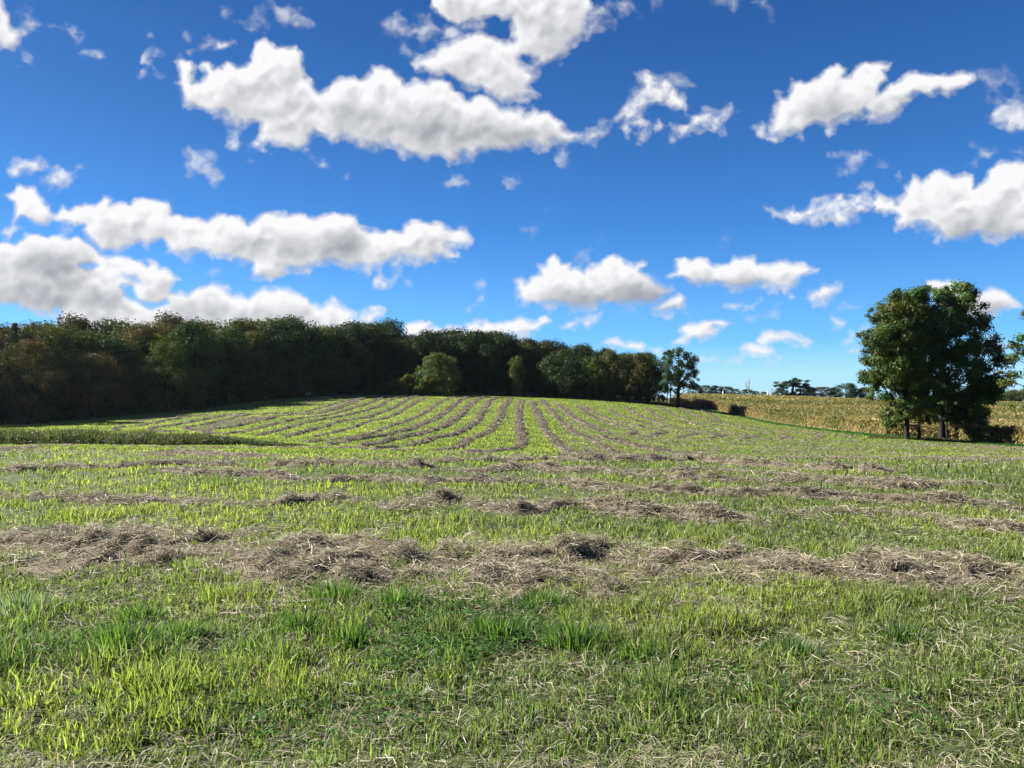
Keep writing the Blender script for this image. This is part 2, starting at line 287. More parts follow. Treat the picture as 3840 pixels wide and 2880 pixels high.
def land(X, Y):
    X = np.asarray(X, float); Y = np.asarray(Y, float)
    Yc = np.clip(Y, 0, 2999); u = np.clip(512+FPX*X/np.maximum(Y, 20), -299, 1319)
    j = (u+300)/1620*259; i = (Yc/3000)**(1/2.2)*699
    i0 = np.clip(i.astype(int), 0, 698); j0 = np.clip(j.astype(int), 0, 258); a = i-i0; b = j-j0
    z = (GZ[i0, j0]*(1-b)+GZ[i0, j0+1]*b)*(1-a)+(GZ[i0+1, j0]*(1-b)+GZ[i0+1, j0+1]*b)*a
    far = np.clip(1-Y/320, 0, 1)
    return z + ((fbm(X*.35, Y*.35, 3, 41)-.5)*.10 + (fbm(X*.06, Y*.06, 2, 42)-.5)*.3*np.clip((Y-6)/30, 0, 1))*far
_YS = np.exp(np.linspace(math.log(2), math.log(345), 3000))
def ground_at(px, py):                           # where a line of sight meets the land
    x, z = at(px, py, _YS); g = land(x, _YS)-z
    k = np.argmax(g > 0) if (g > 0).any() else int(np.argmax(g[:2900]/_YS[:2900]))
    return float(x[k]), float(_YS[k])

def mesh(name, V, F, cols=None, mats=None, midx=None, smooth=False):
    """V (n,3); F list of arrays of faces, each (m,3) or (m,4)"""
    me = bpy.data.meshes.new(name)
    V = np.asarray(V, np.float32); me.vertices.add(len(V)); me.vertices.foreach_set('co', V.ravel())
    F = [np.asarray(f, np.int32) for f in F if len(f)]
    loops = np.concatenate([f.ravel() for f in F]); cnt = np.concatenate([np.full(len(f), f.shape[1], np.int32) for f in F])
    me.loops.add(len(loops)); me.loops.foreach_set('vertex_index', loops)
    me.polygons.add(len(cnt)); st = np.zeros(len(cnt), np.int32); st[1:] = np.cumsum(cnt)[:-1]
    me.polygons.foreach_set('loop_start', st)
    try: me.polygons.foreach_set('loop_total', cnt)
    except Exception: pass
    if smooth is not False:
        me.polygons.foreach_set('use_smooth', np.ones(len(cnt), bool) if smooth is True else smooth)
    if midx is not None: me.polygons.foreach_set('material_index', np.asarray(midx, np.int32))
    me.update(calc_edges=True)
    if cols is not None:
        at_ = me.color_attributes.new('Col', 'FLOAT_COLOR', 'POINT')
        c4 = np.ones((len(V), 4), np.float32); c4[:, :3] = cols; at_.data.foreach_set('color', c4.ravel())
    for m in (mats or []): me.materials.append(m)
    return me
def link(name, me, parent=None, loc=None):
    o = bpy.data.objects.new(name, me); C.objects.link(o)
    if parent: o.parent = parent
    if loc is not None: o.location = loc
    return o
def tag(o, label=None, cat=None, group=None, kind=None):
    if label: o['label'] = label
    if cat: o['category'] = cat
    if group: o['group'] = group
    if kind: o['kind'] = kind
    return o
def unit(v): return v/np.maximum(np.linalg.norm(v, axis=-1, keepdims=True), 1e-9)

# ---------------------------------------------------------------- materials
def mat(name): 
    m = bpy.data.materials.new(name); m.use_nodes = True; m.node_tree.nodes.clear(); return m, m.node_tree.nodes, m.node_tree.links
def leafy(name, trans=.45, tint=(1, 1, 1), ttint=(1, 1, 1), rough=.5, gloss=.06, usecol=False, alb=.55):
    """thin leaf: diffuse one side, light coming through the other, a little shine; base colour from the mesh"""
    m, N, K = mat(name)
    a = N.new('ShaderNodeAttribute'); a.attribute_name = 'Col'
    mu = N.new('ShaderNodeMix'); mu.data_type = 'RGBA'; mu.blend_type = 'MULTIPLY'; mu.inputs[0].default_value = 1
    K.new(a.outputs['Color'], mu.inputs[6])
    if usecol:
        oi = N.new('ShaderNodeObjectInfo'); K.new(oi.outputs['Color'], mu.inputs[7])
    else: mu.inputs[7].default_value = (*tint, 1)
    sc0 = N.new('ShaderNodeVectorMath'); sc0.operation = 'SCALE'; sc0.inputs['Scale'].default_value = alb; K.new(mu.outputs[2], sc0.inputs[0])
    t2 = N.new('ShaderNodeMix'); t2.data_type = 'RGBA'; t2.blend_type = 'MULTIPLY'; t2.inputs[0].default_value = 1
    K.new(sc0.outputs[0], t2.inputs[6]); t2.inputs[7].default_value = (*ttint, 1)
    d = N.new('ShaderNodeBsdfDiffuse'); t = N.new('ShaderNodeBsdfTranslucent'); g = N.new('ShaderNodeBsdfGlossy')
    g.inputs['Roughness'].default_value = rough; g.inputs['Color'].default_value = (.9, .95, 1, 1)
    K.new(sc0.outputs[0], d.inputs[0]); K.new(t2.outputs[2], t.inputs[0])
    x = N.new('ShaderNodeMixShader'); x.inputs[0].default_value = trans; K.new(d.outputs[0], x.inputs[1]); K.new(t.outputs[0], x.inputs[2])
    y = N.new('ShaderNodeMixShader'); y.inputs[0].default_value = gloss; K.new(x.outputs[0], y.inputs[1]); K.new(g.outputs[0], y.inputs[2])
    o = N.new('ShaderNodeOutputMaterial'); K.new(y.outputs[0], o.inputs[0])
    return m
def ground_mat(name, c1, c2, c3, s1=.6, s2=6.0, bump=.3, usecol=False):
    m, N, K = mat(name)
    tc = N.new('ShaderNodeTexCoord')
    def noise(s, d=6):
        n = N.new('ShaderNodeTexNoise'); n.inputs['Scale'].default_value = s; n.inputs['Detail'].default_value = d
        K.new(tc.outputs['Object'], n.inputs[0]); return n.outputs[0]
    def mix(f, a, b):
        x = N.new('ShaderNodeMix'); x.data_type = 'RGBA'; K.new(f, x.inputs[0])
        for i, v in ((6, a), (7, b)):
            if isinstance(v, tuple): x.inputs[i].default_value = (*v, 1)
            else: K.new(v, x.inputs[i])
        return x.outputs[2]
    def ramp(f, lo, hi):
        r = N.new('ShaderNodeMapRange'); K.new(f, r.inputs[0]); r.inputs[1].default_value = lo; r.inputs[2].default_value = hi; return r.outputs[0]
    c1, c2, c3 = [tuple(v*.56 for v in c) for c in (c1, c2, c3)]
    n1, n2 = noise(s1), noise(s2)
    col = mix(ramp(n2, .35, .65), mix(ramp(n1, .38, .62), c1, c2), c3)
    if usecol:
        a = N.new('ShaderNodeAttribute'); a.attribute_name = 'Col'
        mu = N.new('ShaderNodeMix'); mu.data_type = 'RGBA'; mu.blend_type = 'MULTIPLY'; mu.inputs[0].default_value = 1
        K.new(col, mu.inputs[6]); K.new(a.outputs['Color'], mu.inputs[7]); col = mu.outputs[2]
    b = N.new('ShaderNodeBsdfPrincipled'); b.inputs['Roughness'].default_value = .9; b.inputs['Specular IOR Level'].default_value = .15
    K.new(col, b.inputs['Base Color'])
    bu = N.new('ShaderNodeBump'); bu.inputs['Strength'].default_value = bump; bu.inputs['Distance'].default_value = .08
    K.new(noise(s2*2.5), bu.inputs['Height']); K.new(bu.outputs[0], b.inputs['Normal'])
    o = N.new('ShaderNodeOutputMaterial'); K.new(b.outputs[0], o.inputs[0])
    return m
M_GRASS = leafy('grass_blade', .58, ttint=(1.1, 1.2, .75), gloss=.018, rough=.5)
M_HAY = leafy('dry_hay', .35, gloss=.02, rough=.6)
M_MOUND = ground_mat('hay_mound', (.20, .165, .12), (.27, .225, .16), (.34, .29, .21), 3, 30, 1.0)
M_LEAF = leafy('tree_leaf', .32, usecol=True, ttint=(1.15, 1.25, .6), gloss=.012, rough=.6, alb=.42)
M_CORN = leafy('corn_leaf', .35, ttint=(1.1, 1.1, .8), gloss=.02, alb=.60)
M_BARK = ground_mat('bark', (.035, .029, .024), (.05, .042, .034), (.022, .02, .018), 2, 9, .8)
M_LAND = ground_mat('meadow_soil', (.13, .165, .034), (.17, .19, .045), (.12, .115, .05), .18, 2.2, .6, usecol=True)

# ---------------------------------------------------------------- key outlines on the land
# corn edge, as seen
EDGE = [ground_at(x, y) for x, y in [(675, 406.5), (690, 408), (708, 409), (720, 411.5), (734, 415), (752, 418.5), (769, 422), (792, 425.6), (815, 428.5),
        (838, 431), (862, 433.8), (890, 436.5), (921, 438.5), (953, 440.5), (982, 443.5), (1024, 446.5), (1120, 450), (1300, 455)]]
_eu = np.array([512+FPX*x/y for x, y in EDGE]); _ey = np.array([y for x, y in EDGE])
def corn_edge(u): return np.where(u < _eu[0], 1e9, np.interp(u, _eu, _ey))
# wood edge: bearing -> depth
_fx = [-400, -250, 0, 128, 200, 256, 300, 384, 512, 600, 655, 690]; _fy = [88, 100, 128, 150, 163, 178, 192, 214, 226, 226, 221, 214]
def wood_edge(u): return np.where(u > 693, 1e9, np.interp(u, _fx, _fy))
def bearing(X, Y): return 512+FPX*np.asarray(X)/np.maximum(Y, 1)

# ---------------------------------------------------------------- the land
def build_land():
    az = np.radians(np.concatenate([np.arange(-180, -50, 3.), np.arange(-50, 50, .22), np.arange(50, 180, 3.)]))
    r = np.concatenate([np.linspace(.4, 12, 60)[:-1], np.exp(np.linspace(math.log(12), math.log(4500), 240))])
    X = r[:, None]*np.sin(az)[None]; Y = r[:, None]*np.cos(az)[None]
    Z = land(X, Y); n = len(az)
    V = np.stack([X, Y, Z], -1).reshape(-1, 3); V = np.vstack([V, [[0, 0, float(land(0, 0))]]])
    i, j = np.meshgrid(np.arange(len(r)-1), np.arange(n), indexing='ij'); a = i*n+j; b = i*n+(j+1) % n
    Q = np.stack([a, b, b+n, a+n], -1).reshape(-1, 4)[:, ::-1]
    T = np.stack([np.arange(n), (np.arange(n)+1) % n, np.full(n, len(V)-1)], -1)
    u = bearing(V[:, 0], V[:, 1]); cols = np.ones((len(V), 3))
    ue = V[:, 1] - corn_edge(u)
    cols[(ue > 0)] = (1.15, .95, .9)                                     # earth and straw under the corn
    v = (ue > -6) & (ue <= 0); cols[v] = (.55, .8, .9)                  # uncut verge
    dd = np.hypot(V[:, 0], V[:, 1]); cols *= 1-np.clip(1-(dd-25)/35, 0, 1)[:, None]*np.array([.50, .38, .42])    # near ground under the sward, shade between the blades painted into its colour
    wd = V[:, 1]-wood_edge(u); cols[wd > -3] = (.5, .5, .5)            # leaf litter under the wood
    d = V[:, 1] > 420; cols[d] = (.8, .75, .7)
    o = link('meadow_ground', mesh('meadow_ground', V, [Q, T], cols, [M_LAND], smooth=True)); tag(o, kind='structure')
build_land()

# ---------------------------------------------------------------- hay rows
COVER = np.zeros((900, 1500), np.float32)          # bearing x log-depth map of what hay covers, for thinning the grass
def _cell(X, Y):
    u = bearing(X, Y); i = (np.log(np.maximum(Y, 2))-math.log(2))/(math.log(240)-math.log(2))*899; j = (u+200)/1424*1499
    return np.clip(i, 0, 899).astype(int), np.clip(j, 0, 1499).astype(int)
def smooth_path(P, step):
    P = np.array(P, float)
    d = np.r_[0, np.cumsum(np.hypot(*np.diff(P, axis=0).T))]
    # Catmull-Rom through the points, then even steps
    out = []
    for i in range(len(P)-1):
        p0, p1, p2, p3 = P[max(i-1, 0)], P[i], P[i+1], P[min(i+2, len(P)-1)]
        t = np.linspace(0, 1, 24, endpoint=False)[:, None]
        m1, m2 = (p2-p0)/2, (p3-p1)/2
        L = np.linalg.norm(p2-p1); m1 *= min(1, L/(np.linalg.norm(m1)+1e-9)); m2 *= min(1, L/(np.linalg.norm(m2)+1e-9))
        out.append((2*t**3-3*t**2+1)*p1+(t**3-2*t**2+t)*m1+(-2*t**3+3*t**2)*p2+(t**3-t**2)*m2)
    Q = np.vstack(out+[P[-1:]]); d = np.r_[0, np.cumsum(np.hypot(*np.diff(Q, axis=0).T))]
    s = np.arange(0, d[-1], step) if d[-1] > step*3 else np.linspace(0, d[-1], 5)
    return np.stack([np.interp(s, d, Q[:, 0]), np.interp(s, d, Q[:, 1])], -1), s
HAYC = np.array([[.52, .45, .34], [.44, .37, .27], [.36, .30, .22], [.62, .56, .44], [.40, .40, .24], [.24, .20, .15]])
def ribbons(P, D, L, W, rng, bend=.25, droop=0):
    """flat curved strands: centre P, direction D, length L, width W"""
    n = len(P); up = np.array([0, 0, 1.])
    side = unit(np.cross(D, unit(rng.normal(size=(n, 3))*.5+up))); nb = unit(np.cross(side, D))
    k = (rng.rand(n, 1)-.5)*2*bend; k2 = (rng.rand(n, 1)-.5)*2*bend
    a = P-D*L[:, None]/2; c = P+D*L[:, None]/2; m = P+(nb*k+side*k2)*L[:, None]
    if droop: a[:, 2] -= droop*L; c[:, 2] -= droop*L
    w = side*W[:, None]/2
    V = np.stack([a-w*.6, a+w*.6, m-w, m+w, c-w*.25, c+w*.25], 1).reshape(-1, 3)
    b = np.arange(n)[:, None]*6
    return V, np.concatenate([b+[0, 1, 3, 2], b+[2, 3, 5, 4]])
def hay_row(pts, width, height, seed, dens=1.0, hf=.62, tone=1.0, patchy=.37, gap=0.0, lump=.6, taper=True):
    """a raked row of hay along a path on the land: an uneven mound under loose strands"""
    rng = np.random.RandomState(seed)
    Ym = np.mean([p[1] for p in pts]); step = float(np.clip(Ym*.006, .07, .6))
    Pc, s = smooth_path(pts, step); n = len(Pc); nc = 13
    T = unit(np.gradient(Pc, axis=0)); Nn = np.stack([-T[:, 1], T[:, 0]], -1)
    sc_ = 1/lump
    wv = width*(.62+.85*fbm(s*sc_*.55, s*0+seed, 4, seed+1))
    g = fbm(s*sc_*.22, s*0+seed*1.7, 3, seed+2)
    act = np.clip((g-gap)*6+.5, .0, 1) if gap > 0 else np.ones(n)
    if taper: act = act*np.clip(np.minimum(s, s[-1]-s)/(width*.8)+.15, 0, 1)
    wob = (fbm(s*.5, s*0, 3, seed+3)-.5)*width*.55
    t = np.linspace(-1, 1, nc)
    off = wob[:, None]+t[None]*wv[:, None]/2
    X = Pc[:, 0:1]+Nn[:, 0:1]*off; Y = Pc[:, 1:2]+Nn[:, 1:2]*off
    rough = fbm(X*sc_*1.6+seed, Y*sc_*1.6, 4, seed+4); pile = fbm(X*sc_*.55, Y*sc_*.55+seed, 3, seed+5); fine = fbm(X*sc_*5, Y*sc_*5, 2, seed+6)
    edge = np.clip((1-t[None]**2), 0, 1)**.7
    pc = np.clip((fbm(X*sc_*.7+seed*3, Y*sc_*.9, 4, seed+8)-patchy)*5, 0, 1)
    H = height*edge*pc*np.clip(.15+2.2*(rough-.3)*(.3+1.2*pile)+(fine-.5)*.9, .0, 1.25)*act[:, None]*hf - .03*(1-edge) - .02
    H = np.where(edge <= 0, -.05, H)
    Z = land(X, Y)+H+.01
    V = np.stack([X, Y, Z], -1).reshape(-1, 3)
    i, j = np.meshgrid(np.arange(n-1), np.arange(nc-1), indexing='ij'); a = (i*nc+j).ravel()
    Q = np.stack([a, a+1, a+nc+1, a+nc], -1)
    keep = (act[:-1] > .12)[i.ravel()] & (np.maximum(H[:-1, :-1], H[1:, 1:]) > -.012).ravel(); Q = Q[keep]
    mc = np.ones((len(V), 3))
    ci, cj = _cell(X, Y); cv = np.clip(edge*1.6, 0, 1)*act[:, None]*(.3+.7*pc)
    np.maximum.at(COVER, (ci.ravel(), cj.ravel()), cv.ravel().astype(np.float32))
    # strands
    ds = np.gradient(s); Yp = np.maximum(Pc[:, 1], 3)
    lam = 3300*(7/np.maximum(Yp, 5))**1.62*wv*1.25*ds*dens*np.clip(act+.15, 0, 1)
    N = int(lam.sum()); pick = rng.choice(n, N, p=lam/lam.sum())
    tt = np.clip(rng.normal(size=N)*.46, -1.5, 1.5); fr = rng.rand(N)-.5
    fp = np.clip(pick+fr, 0, n-1.001); k0 = fp.astype(int); fa = (fp-k0)[:, None]
    base = Pc[k0]*(1-fa)+Pc[np.minimum(k0+1, n-1)]*fa
    o2 = (wob[k0]+tt*wv[k0]/2)[:, None]
    xy = base+Nn[k0]*o2
    jj = np.clip((tt+1)/2*(nc-1), 0, nc-1.001).astype(int); hz = np.maximum(H[k0, jj], 0)
    ok = rng.rand(N) < .35+.65*pc[k0, jj]; k0, o2, jj, hz, tt, xy = k0[ok], o2[ok], jj[ok], hz[ok], tt[ok], xy[ok]; N = len(k0)
    Y_ = xy[:, 1]; L = (.07+.20*rng.rand(N)**1.6)*(1+Y_*.02); W = (.0018+.0014*rng.rand(N))+Y_*.00062
    yaw = rng.rand(N)*2*math.pi; el = rng.normal(size=N)*.26
    D = np.stack([np.cos(yaw)*np.cos(el), np.sin(yaw)*np.cos(el), np.sin(el)], -1)
    D = unit(D+np.c_[T[k0]*.25*np.sign(np.cos(yaw))[:, None], np.zeros(N)])
    P = np.c_[xy, land(xy[:, 0], xy[:, 1])+hz*(.9+.25*rng.rand(N))+.012+rng.rand(N)**2*.05*(1+Y_*.01)]
    SV, SQ = ribbons(P, D, L, W, rng, .22)
    col = HAYC[rng.randint(0, 6, N)]*(.55+.65*rng.rand(N))[:, None]*tone
    nV = len(V)
    Vall = np.vstack([V, SV]); cols = np.vstack([mc, np.repeat(col, 6, 0)])
    return mesh('hay', Vall, [Q, SQ+nV], cols, [M_MOUND, M_HAY], np.r_[np.zeros(len(Q), int), np.ones(len(SQ), int)], smooth=True)
def z1(pts): return [((400+.434*x)/3.75, (1440+.434*y)/3.75) for x, y in pts]
def near(pts): return [(x*.2315, 437.3+y*.2315) for x, y in pts]
def z3(pts): return z1([(x+4424, y) for x, y in pts])
def path(pxs): return [ground_at(x, y) for x, y in pxs]
def P2(s): v = [float(q) for q in s.split()]; return list(zip(v[::2], v[1::2]))
HILL = [   # path, width, height, label
(z1, "70 356 180 332 300 316 430 297 560 286 780 270 900 263", .8, .14, "broken hay row lying along the tree shadow at the far left of the hill"),
(z1, "90 410 80 388 140 375 300 360 460 330 620 300 780 280 960 270 1100 265 1300 262 1480 259", 1.0, .2, "outermost hooked hay row nearest the shaded wood, left of the hill"),
(z1, "1490 258 1600 250 1740 240 1830 215 1980 170 2080 145 2240 118 2350 106", .8, .16, "upper left hay row climbing to the crest just inside the wood's shadow"),
(z1, "1620 186 1740 166 1870 146 1960 122 2060 112 2160 104", .6, .12, "short broken hay row in the wood's shadow by the crest"),
(z1, "610 415 480 416 400 405 385 392 450 375 600 355 760 325 900 300 1000 280 1180 270", 1.0, .2, "second hooked hay row in from the left, turning back above the weeds"),
(z1, "960 435 800 410 700 392 680 381 760 370 880 345 1000 320 1110 290 1250 268 1400 262 1500 258", 1.0, .2, "third hooked hay row in from the left, bordering the dull stubble patch"),
(z1, "920 438 870 425 850 410 900 395 1050 380 1200 350 1320 325 1400 305 1500 280 1600 270 1750 265 1880 245 2000 215 2080 185 2150 155 2212 130 2300 112 2420 103", 1.1, .24, "bold hay row along the lower side of the dull stubble patch"),
(z1, "960 441 1060 432 1200 415 1350 380 1450 350 1560 325 1650 305 1780 285 1900 275 2050 235 2150 205 2250 175 2330 140 2400 120 2500 104", 1.0, .2, "hay row next below the stubble patch, ending at the weed strip"),
(z1, "1260 450 1350 440 1500 400 1620 365 1760 330 1900 300 2040 280 2212 240 2350 195 2430 150 2520 120 2600 108", 1.0, .2, "second hay row below the stubble patch, starting behind the weed strip"),
(z1, "1540 460 1650 435 1760 405 1900 365 2020 325 2120 308 2230 295 2350 255 2450 220 2540 170 2620 125 2700 105", 1.0, .24, "dark hay row starting at the right tip of the weed strip"),
(z1, "1780 462 1900 435 2050 400 2150 370 2212 345 2300 318 2400 300 2500 260 2620 190 2700 145 2760 120", .8, .14, "thin hay row right of the weed strip, in greener grass"),
(z1, "1700 512 1850 495 2000 480 2200 450 2350 410 2450 365 2560 335 2700 275 2800 215 2880 160 2960 125 3020 112", .8, .14, "faint hay row sweeping up below the small tree at the wood edge"),
(z1, "1900 532 2100 495 2250 470 2400 450 2480 430 2600 400 2720 355 2850 300 2950 230 3020 165 3080 130 3140 115", 1.3, .2, "fourth hay row left of the straight middle one"),
(z1, "2180 545 2330 520 2450 495 2560 462 2700 440 2800 410 2930 360 3020 300 3090 240 3150 170 3220 130 3270 118", 1.4, .24, "third hay row left of the straight middle one"),
(z1, "2250 562 2450 558 2600 545 2750 500 2850 470 3000 440 3100 395 3180 340 3230 270 3290 180 3320 140 3380 122", 1.2, .24, "second hay row left of the straight middle one"),
(z1, "2760 580 2900 575 3050 550 3120 490 3230 450 3320 400 3370 340 3400 300 3430 200 3480 140 3500 122", 1.2, .22, "hay row next left of the straight middle one"),
(z1, "3150 610 3300 592 3420 575 3540 560 3590 520 3580 460 3570 360 3565 280 3570 200 3590 140", 1.3, .24, "straight middle hay row running down the hill towards the camera"),
(z1, "4150 630 4000 590 3940 555 3880 500 3810 430 3780 390 3750 300 3700 210 3680 150", 1.3, .24, "hay row next right of the straight middle one"),
(z1, "4420 610 4300 550 4180 480 4050 430 3980 370 3920 320 3860 250 3800 180 3760 140", 1.2, .24, "second hay row right of the straight middle one"),
(z1, "4340 430 4270 405 4150 350 4070 310 4000 260 3940 210 3900 180", 1.6, .2, "broad hay row ending in a blunt tip, third right of the middle one"),
(z1, "4200 462 4280 465 4420 490 4560 540 4700 570 4900 600 5200 630", 1.3, .26, "dark hay row crossing right below the blunt-tipped row"),
(z1, "4500 440 4570 432 4560 410 4450 370 4300 330 4180 280 4120 230 4060 195", 1.0, .18, "leftmost of the hay rows that end in small hooks"),
(z3, "230 465 330 440 405 425 330 400 200 380 100 350 -100 300 -250 230 -300 190", .9, .18, "second of the hooked hay rows counted from the middle of the field"),
(z3, "500 470 640 440 680 430 600 410 450 390 300 360 150 320 0 270 -80 220", .9, .16, "third of the hooked hay rows counted from the middle of the field"),
(z3, "770 480 830 460 915 450 800 425 650 400 500 370 350 340 220 295 120 240 60 200", .9, .18, "fourth of the hooked hay rows counted from the middle of the field"),
(z3, "1050 480 1190 455 1050 435 870 400 760 380 600 340 420 315 300 260 220 200", .9, .18, "fifth of the hooked hay rows counted from the middle of the field"),
(z3, "1380 475 1480 460 1300 430 1100 400 950 375 770 345 600 315 500 280 420 230 350 195", .9, .17, "sixth of the hooked hay rows, starting below the tall tree ending the wood"),
(z3, "1640 480 1750 460 1600 430 1400 415 1200 390 1000 355 820 325 700 290 600 240 520 205", .8, .14, "faint hooked hay row next inside the one along the corn verge"),
(z3, "1950 468 2050 465 1850 440 1600 412 1400 400 1150 375 900 340 820 280 700 230 660 210", .7, .12, "faintest hay row, following the green verge of the corn"),
]
NEARR = [
("0 60 100 50 300 42 600 45 900 50 1200 50 1500 48 1650 58 1850 60", 1.2, .20, 0, "flattish hay row crossing just in front of the weed strip"),
("720 82 850 66 1000 88 1150 92", 1.6, .2, 0, "short hay patch in front of the weed strip's right end"),
("0 158 150 142 350 135 550 126 800 120 1050 125", 1.1, .24, 0, "dark hay row at the left, first full row behind the bright grass"),
("1150 122 1350 123 1450 116 1620 120 1800 130 1860 122", 1.2, .34, 0, "lumpy dark hay row left of the middle, with two humps"),
("1850 110 2000 104 2212 100 2400 98 2600 105 2900 100 3000 98 3200 118 3400 130 3600 140 3900 152", 1.2, .32, 0, "long dark hay row where the downhill rows end, middle to right"),
("2212 130 2500 142 2700 150 3100 150 3300 160 3450 172", 1.0, .24, 0, "dark hay row just this side of the longest row, right of the middle"),
("1920 140 2100 152 2250 136 2400 150 2600 156 2800 175 3000 185 3300 195 3500 190 3700 205 3850 220 4050 216", 1.1, .22, .3, "broken hay row running from the middle to the right edge"),
("3750 190 3950 200 4200 212 4400 220", .9, .18, 0, "short low hay row near the right edge"),
("700 145 900 168 1100 165 1300 186 1450 190 1600 184 1850 200 2000 190 2212 205 2400 205 2550 225 2700 238 2900 240 3100 250 3300 250 3500 260 3700 275 3900 285 4200 300 4424 312", 1.1, .25, .3, "long hay row crossing most of the meadow behind the two nearest"),
("-100 262 0 270 150 275 350 274 480 282 650 282 800 290 950 300 1100 300 1250 290 1350 276 1480 280 1560 290", .9, .26, .25, "hay row in the left half, third nearest to the camera"),
("1620 312 1750 302 1950 278 2100 306 2250 322 2400 300 2600 302 2750 338 2950 355 3050 352 3200 368 3350 378", 1.3, .28, 0, "hay row in the middle, second nearest, with a dark hump at its right"),
("3380 350 3500 330 3700 328 3900 345 4100 370 4300 410 4500 405", 1.0, .13, .35, "thin scattered hay row at the right, beyond the hump"),
("-250 540 0 530 200 510 400 492 560 520 720 512 900 545 1100 580 1300 592 1500 580 1700 570 1900 610 2100 625 2250 620 2400 590 2560 560 2700 540", 2.5, .32, 0, "widest and nearest hay row, spreading from the left to the middle"),
("2380 560 2500 518 2640 508 2760 528 2840 545", .9, .38, 0, "highest hay heap, on the right end of the widest row"),
("2700 620 2850 610 3050 560 3200 580 3400 600 3550 598 3700 590 3850 622 4100 640 4300 640 4550 630", 1.5, .30, 0, "nearest hay row at the right, with a dark steep side"),
]
def build_hay():
    for k, (fn, s, w, h, lab) in enumerate(HILL):
        o = link('hay_windrow', hay_row(path(fn(P2(s))), w*.70, h, 100+k*7, lump=1.2, hf=1.0, tone=.78, patchy=.22)); tag(o, lab, 'hay row', 'raked rows of hay on the hill')
    for k, (s, w, h, gap, lab) in enumerate(NEARR):
        P = path(near(P2(s))); Ym = np.mean([p[1] for p in P])
        o = link('hay_windrow', hay_row(P, w*(.95 if w > 1.4 else .62), h, 500+k*7, gap=gap, lump=.38 if Ym < 9 else .6, hf=.66, tone=1.22 if Ym < 9 else 1.08, patchy=.37 if Ym < 12 else .33)); tag(o, lab, 'hay row', 'raked rows of hay across the near meadow')
build_hay()
def build_litter():
    """loose hay left between the rows"""
    rng = np.random.RandomState(5); P = []; 
    def region(n, u0, u1, y0, y1, thr, sc, seed, flat=1.0):
        Y = np.exp(rng.uniform(math.log(y0), math.log(y1), n)); u = rng.uniform(u0, u1, n); X = (u-512)/FPX*Y
        w = fbm(X*sc, Y*sc*flat, 4, seed)
        k = rng.rand(n) < np.clip((w-thr)*5, 0, 1); P.append(np.stack([X[k], Y[k]], -1))
    region(26000, -60, 1090, 3.0, 8, .47, .9, 61)
    region(24000, -60, 1090, 8, 22, .50, .6, 62)
    region(30000, -60, 1090, 22, 60, .50, .4, 63)
    region(150000, 560, 1100, 32, 105, .36, .45, 64, 1.2)       # the untidy ground at the right
    region(7000, 150, 620, 60, 210, .55, .3, 65)
    region(16000, 640, 1100, 80, 170, .50, .3, 66)
    # the thin swath right in front of the camera
    for (u0, u1, y0, y1, n) in [(-60, 110, 3.05, 3.9, 9000), (110, 620, 2.9, 3.35, 9000), (640, 740, 3.2, 3.5, 1500), (850, 960, 3.0, 3.35, 2500), (560, 760, 5.2, 6.2, 4000)]:
        Y = rng.uniform(y0, y1, n); u = rng.uniform(u0, u1, n); X = (u-512)/FPX*Y
        k = fbm(X*1.7, Y*1.7, 4, 67) > .44; P.append(np.stack([X[k], Y[k]], -1))
    Y = np.exp(rng.uniform(math.log(2.3), math.log(14), 42000)); u = rng.uniform(-80, 1100, 42000); P.append(np.stack([(u-512)/FPX*Y, Y], -1))   # thatch at the foot of the grass
    # dull stubble patch between two rows on the hill
    for (a, n) in [(z1(P2("760 385 900 355 1100 310 1250 285 1400 290 1300 315 1150 345 900 385")), 9000), (z1(P2("1550 262 1800 245 2000 185 2180 125 2380 105 2150 145 2050 180 1900 235 1700 262")), 14000)]:
        q = np.array([ground_at(x, y) for x, y in a]); lo, hi = q.min(0), q.max(0)
        t = rng.rand(n, 2)*(hi-lo)+lo; ins = np.zeros(n, bool)
        for (ax, ay), (bx, by) in zip(q, np.roll(q, -1, 0)):
            ins ^= ((ay > t[:, 1]) != (by > t[:, 1])) & (t[:, 0] < ax+(t[:, 1]-ay)*(bx-ax)/((by-ay) or 1e-9))
        P.append(t[ins])
    P = np.vstack(P); u = bearing(P[:, 0], P[:, 1]); P = P[(P[:, 1] < wood_edge(u)-3) & (P[:, 1] < corn_edge(u)-6)]
    n = len(P); Y = P[:, 1]
    L = (.05+.13*rng.rand(n)**1.5)*(1+Y*.025); W = (.0013+.0012*rng.rand(n))+Y*.0006
    yaw = rng.rand(n)*6.283; el = rng.normal(size=n)*.2
    D = np.stack([np.cos(yaw)*np.cos(el), np.sin(yaw)*np.cos(el), np.sin(el)], -1)
    Q = np.c_[P, land(P[:, 0], Y)+.008+rng.rand(n)**2*.05+(Y > 30)*.22*np.clip(fbm(P[:, 0]*.9, Y*.9, 3, 69)-.4, 0, 1)]
    V, F = ribbons(Q, D, L, W, rng, .25)
    col = HAYC[rng.randint(0, 6, n)]*(.8+.5*rng.rand(n))[:, None]*np.where(Y > 25, .72, 1)[:, None]
    gr = (Y < 20) & (rng.rand(n) < .45); col[gr] = np.array([[.30, .38, .12], [.22, .32, .08], [.40, .42, .20]])[rng.randint(0, 3, gr.sum())]*(.6+.6*rng.rand(gr.sum()))[:, None]
    tag(link('scattered_hay', mesh('scattered_hay', V, [F], np.repeat(col, 6, 0), [M_HAY])), 'loose strands of dry hay strewn over the grass between the rows', 'hay', kind='stuff')
    ci, cj = _cell(P[:, 0], P[:, 1])
build_litter()
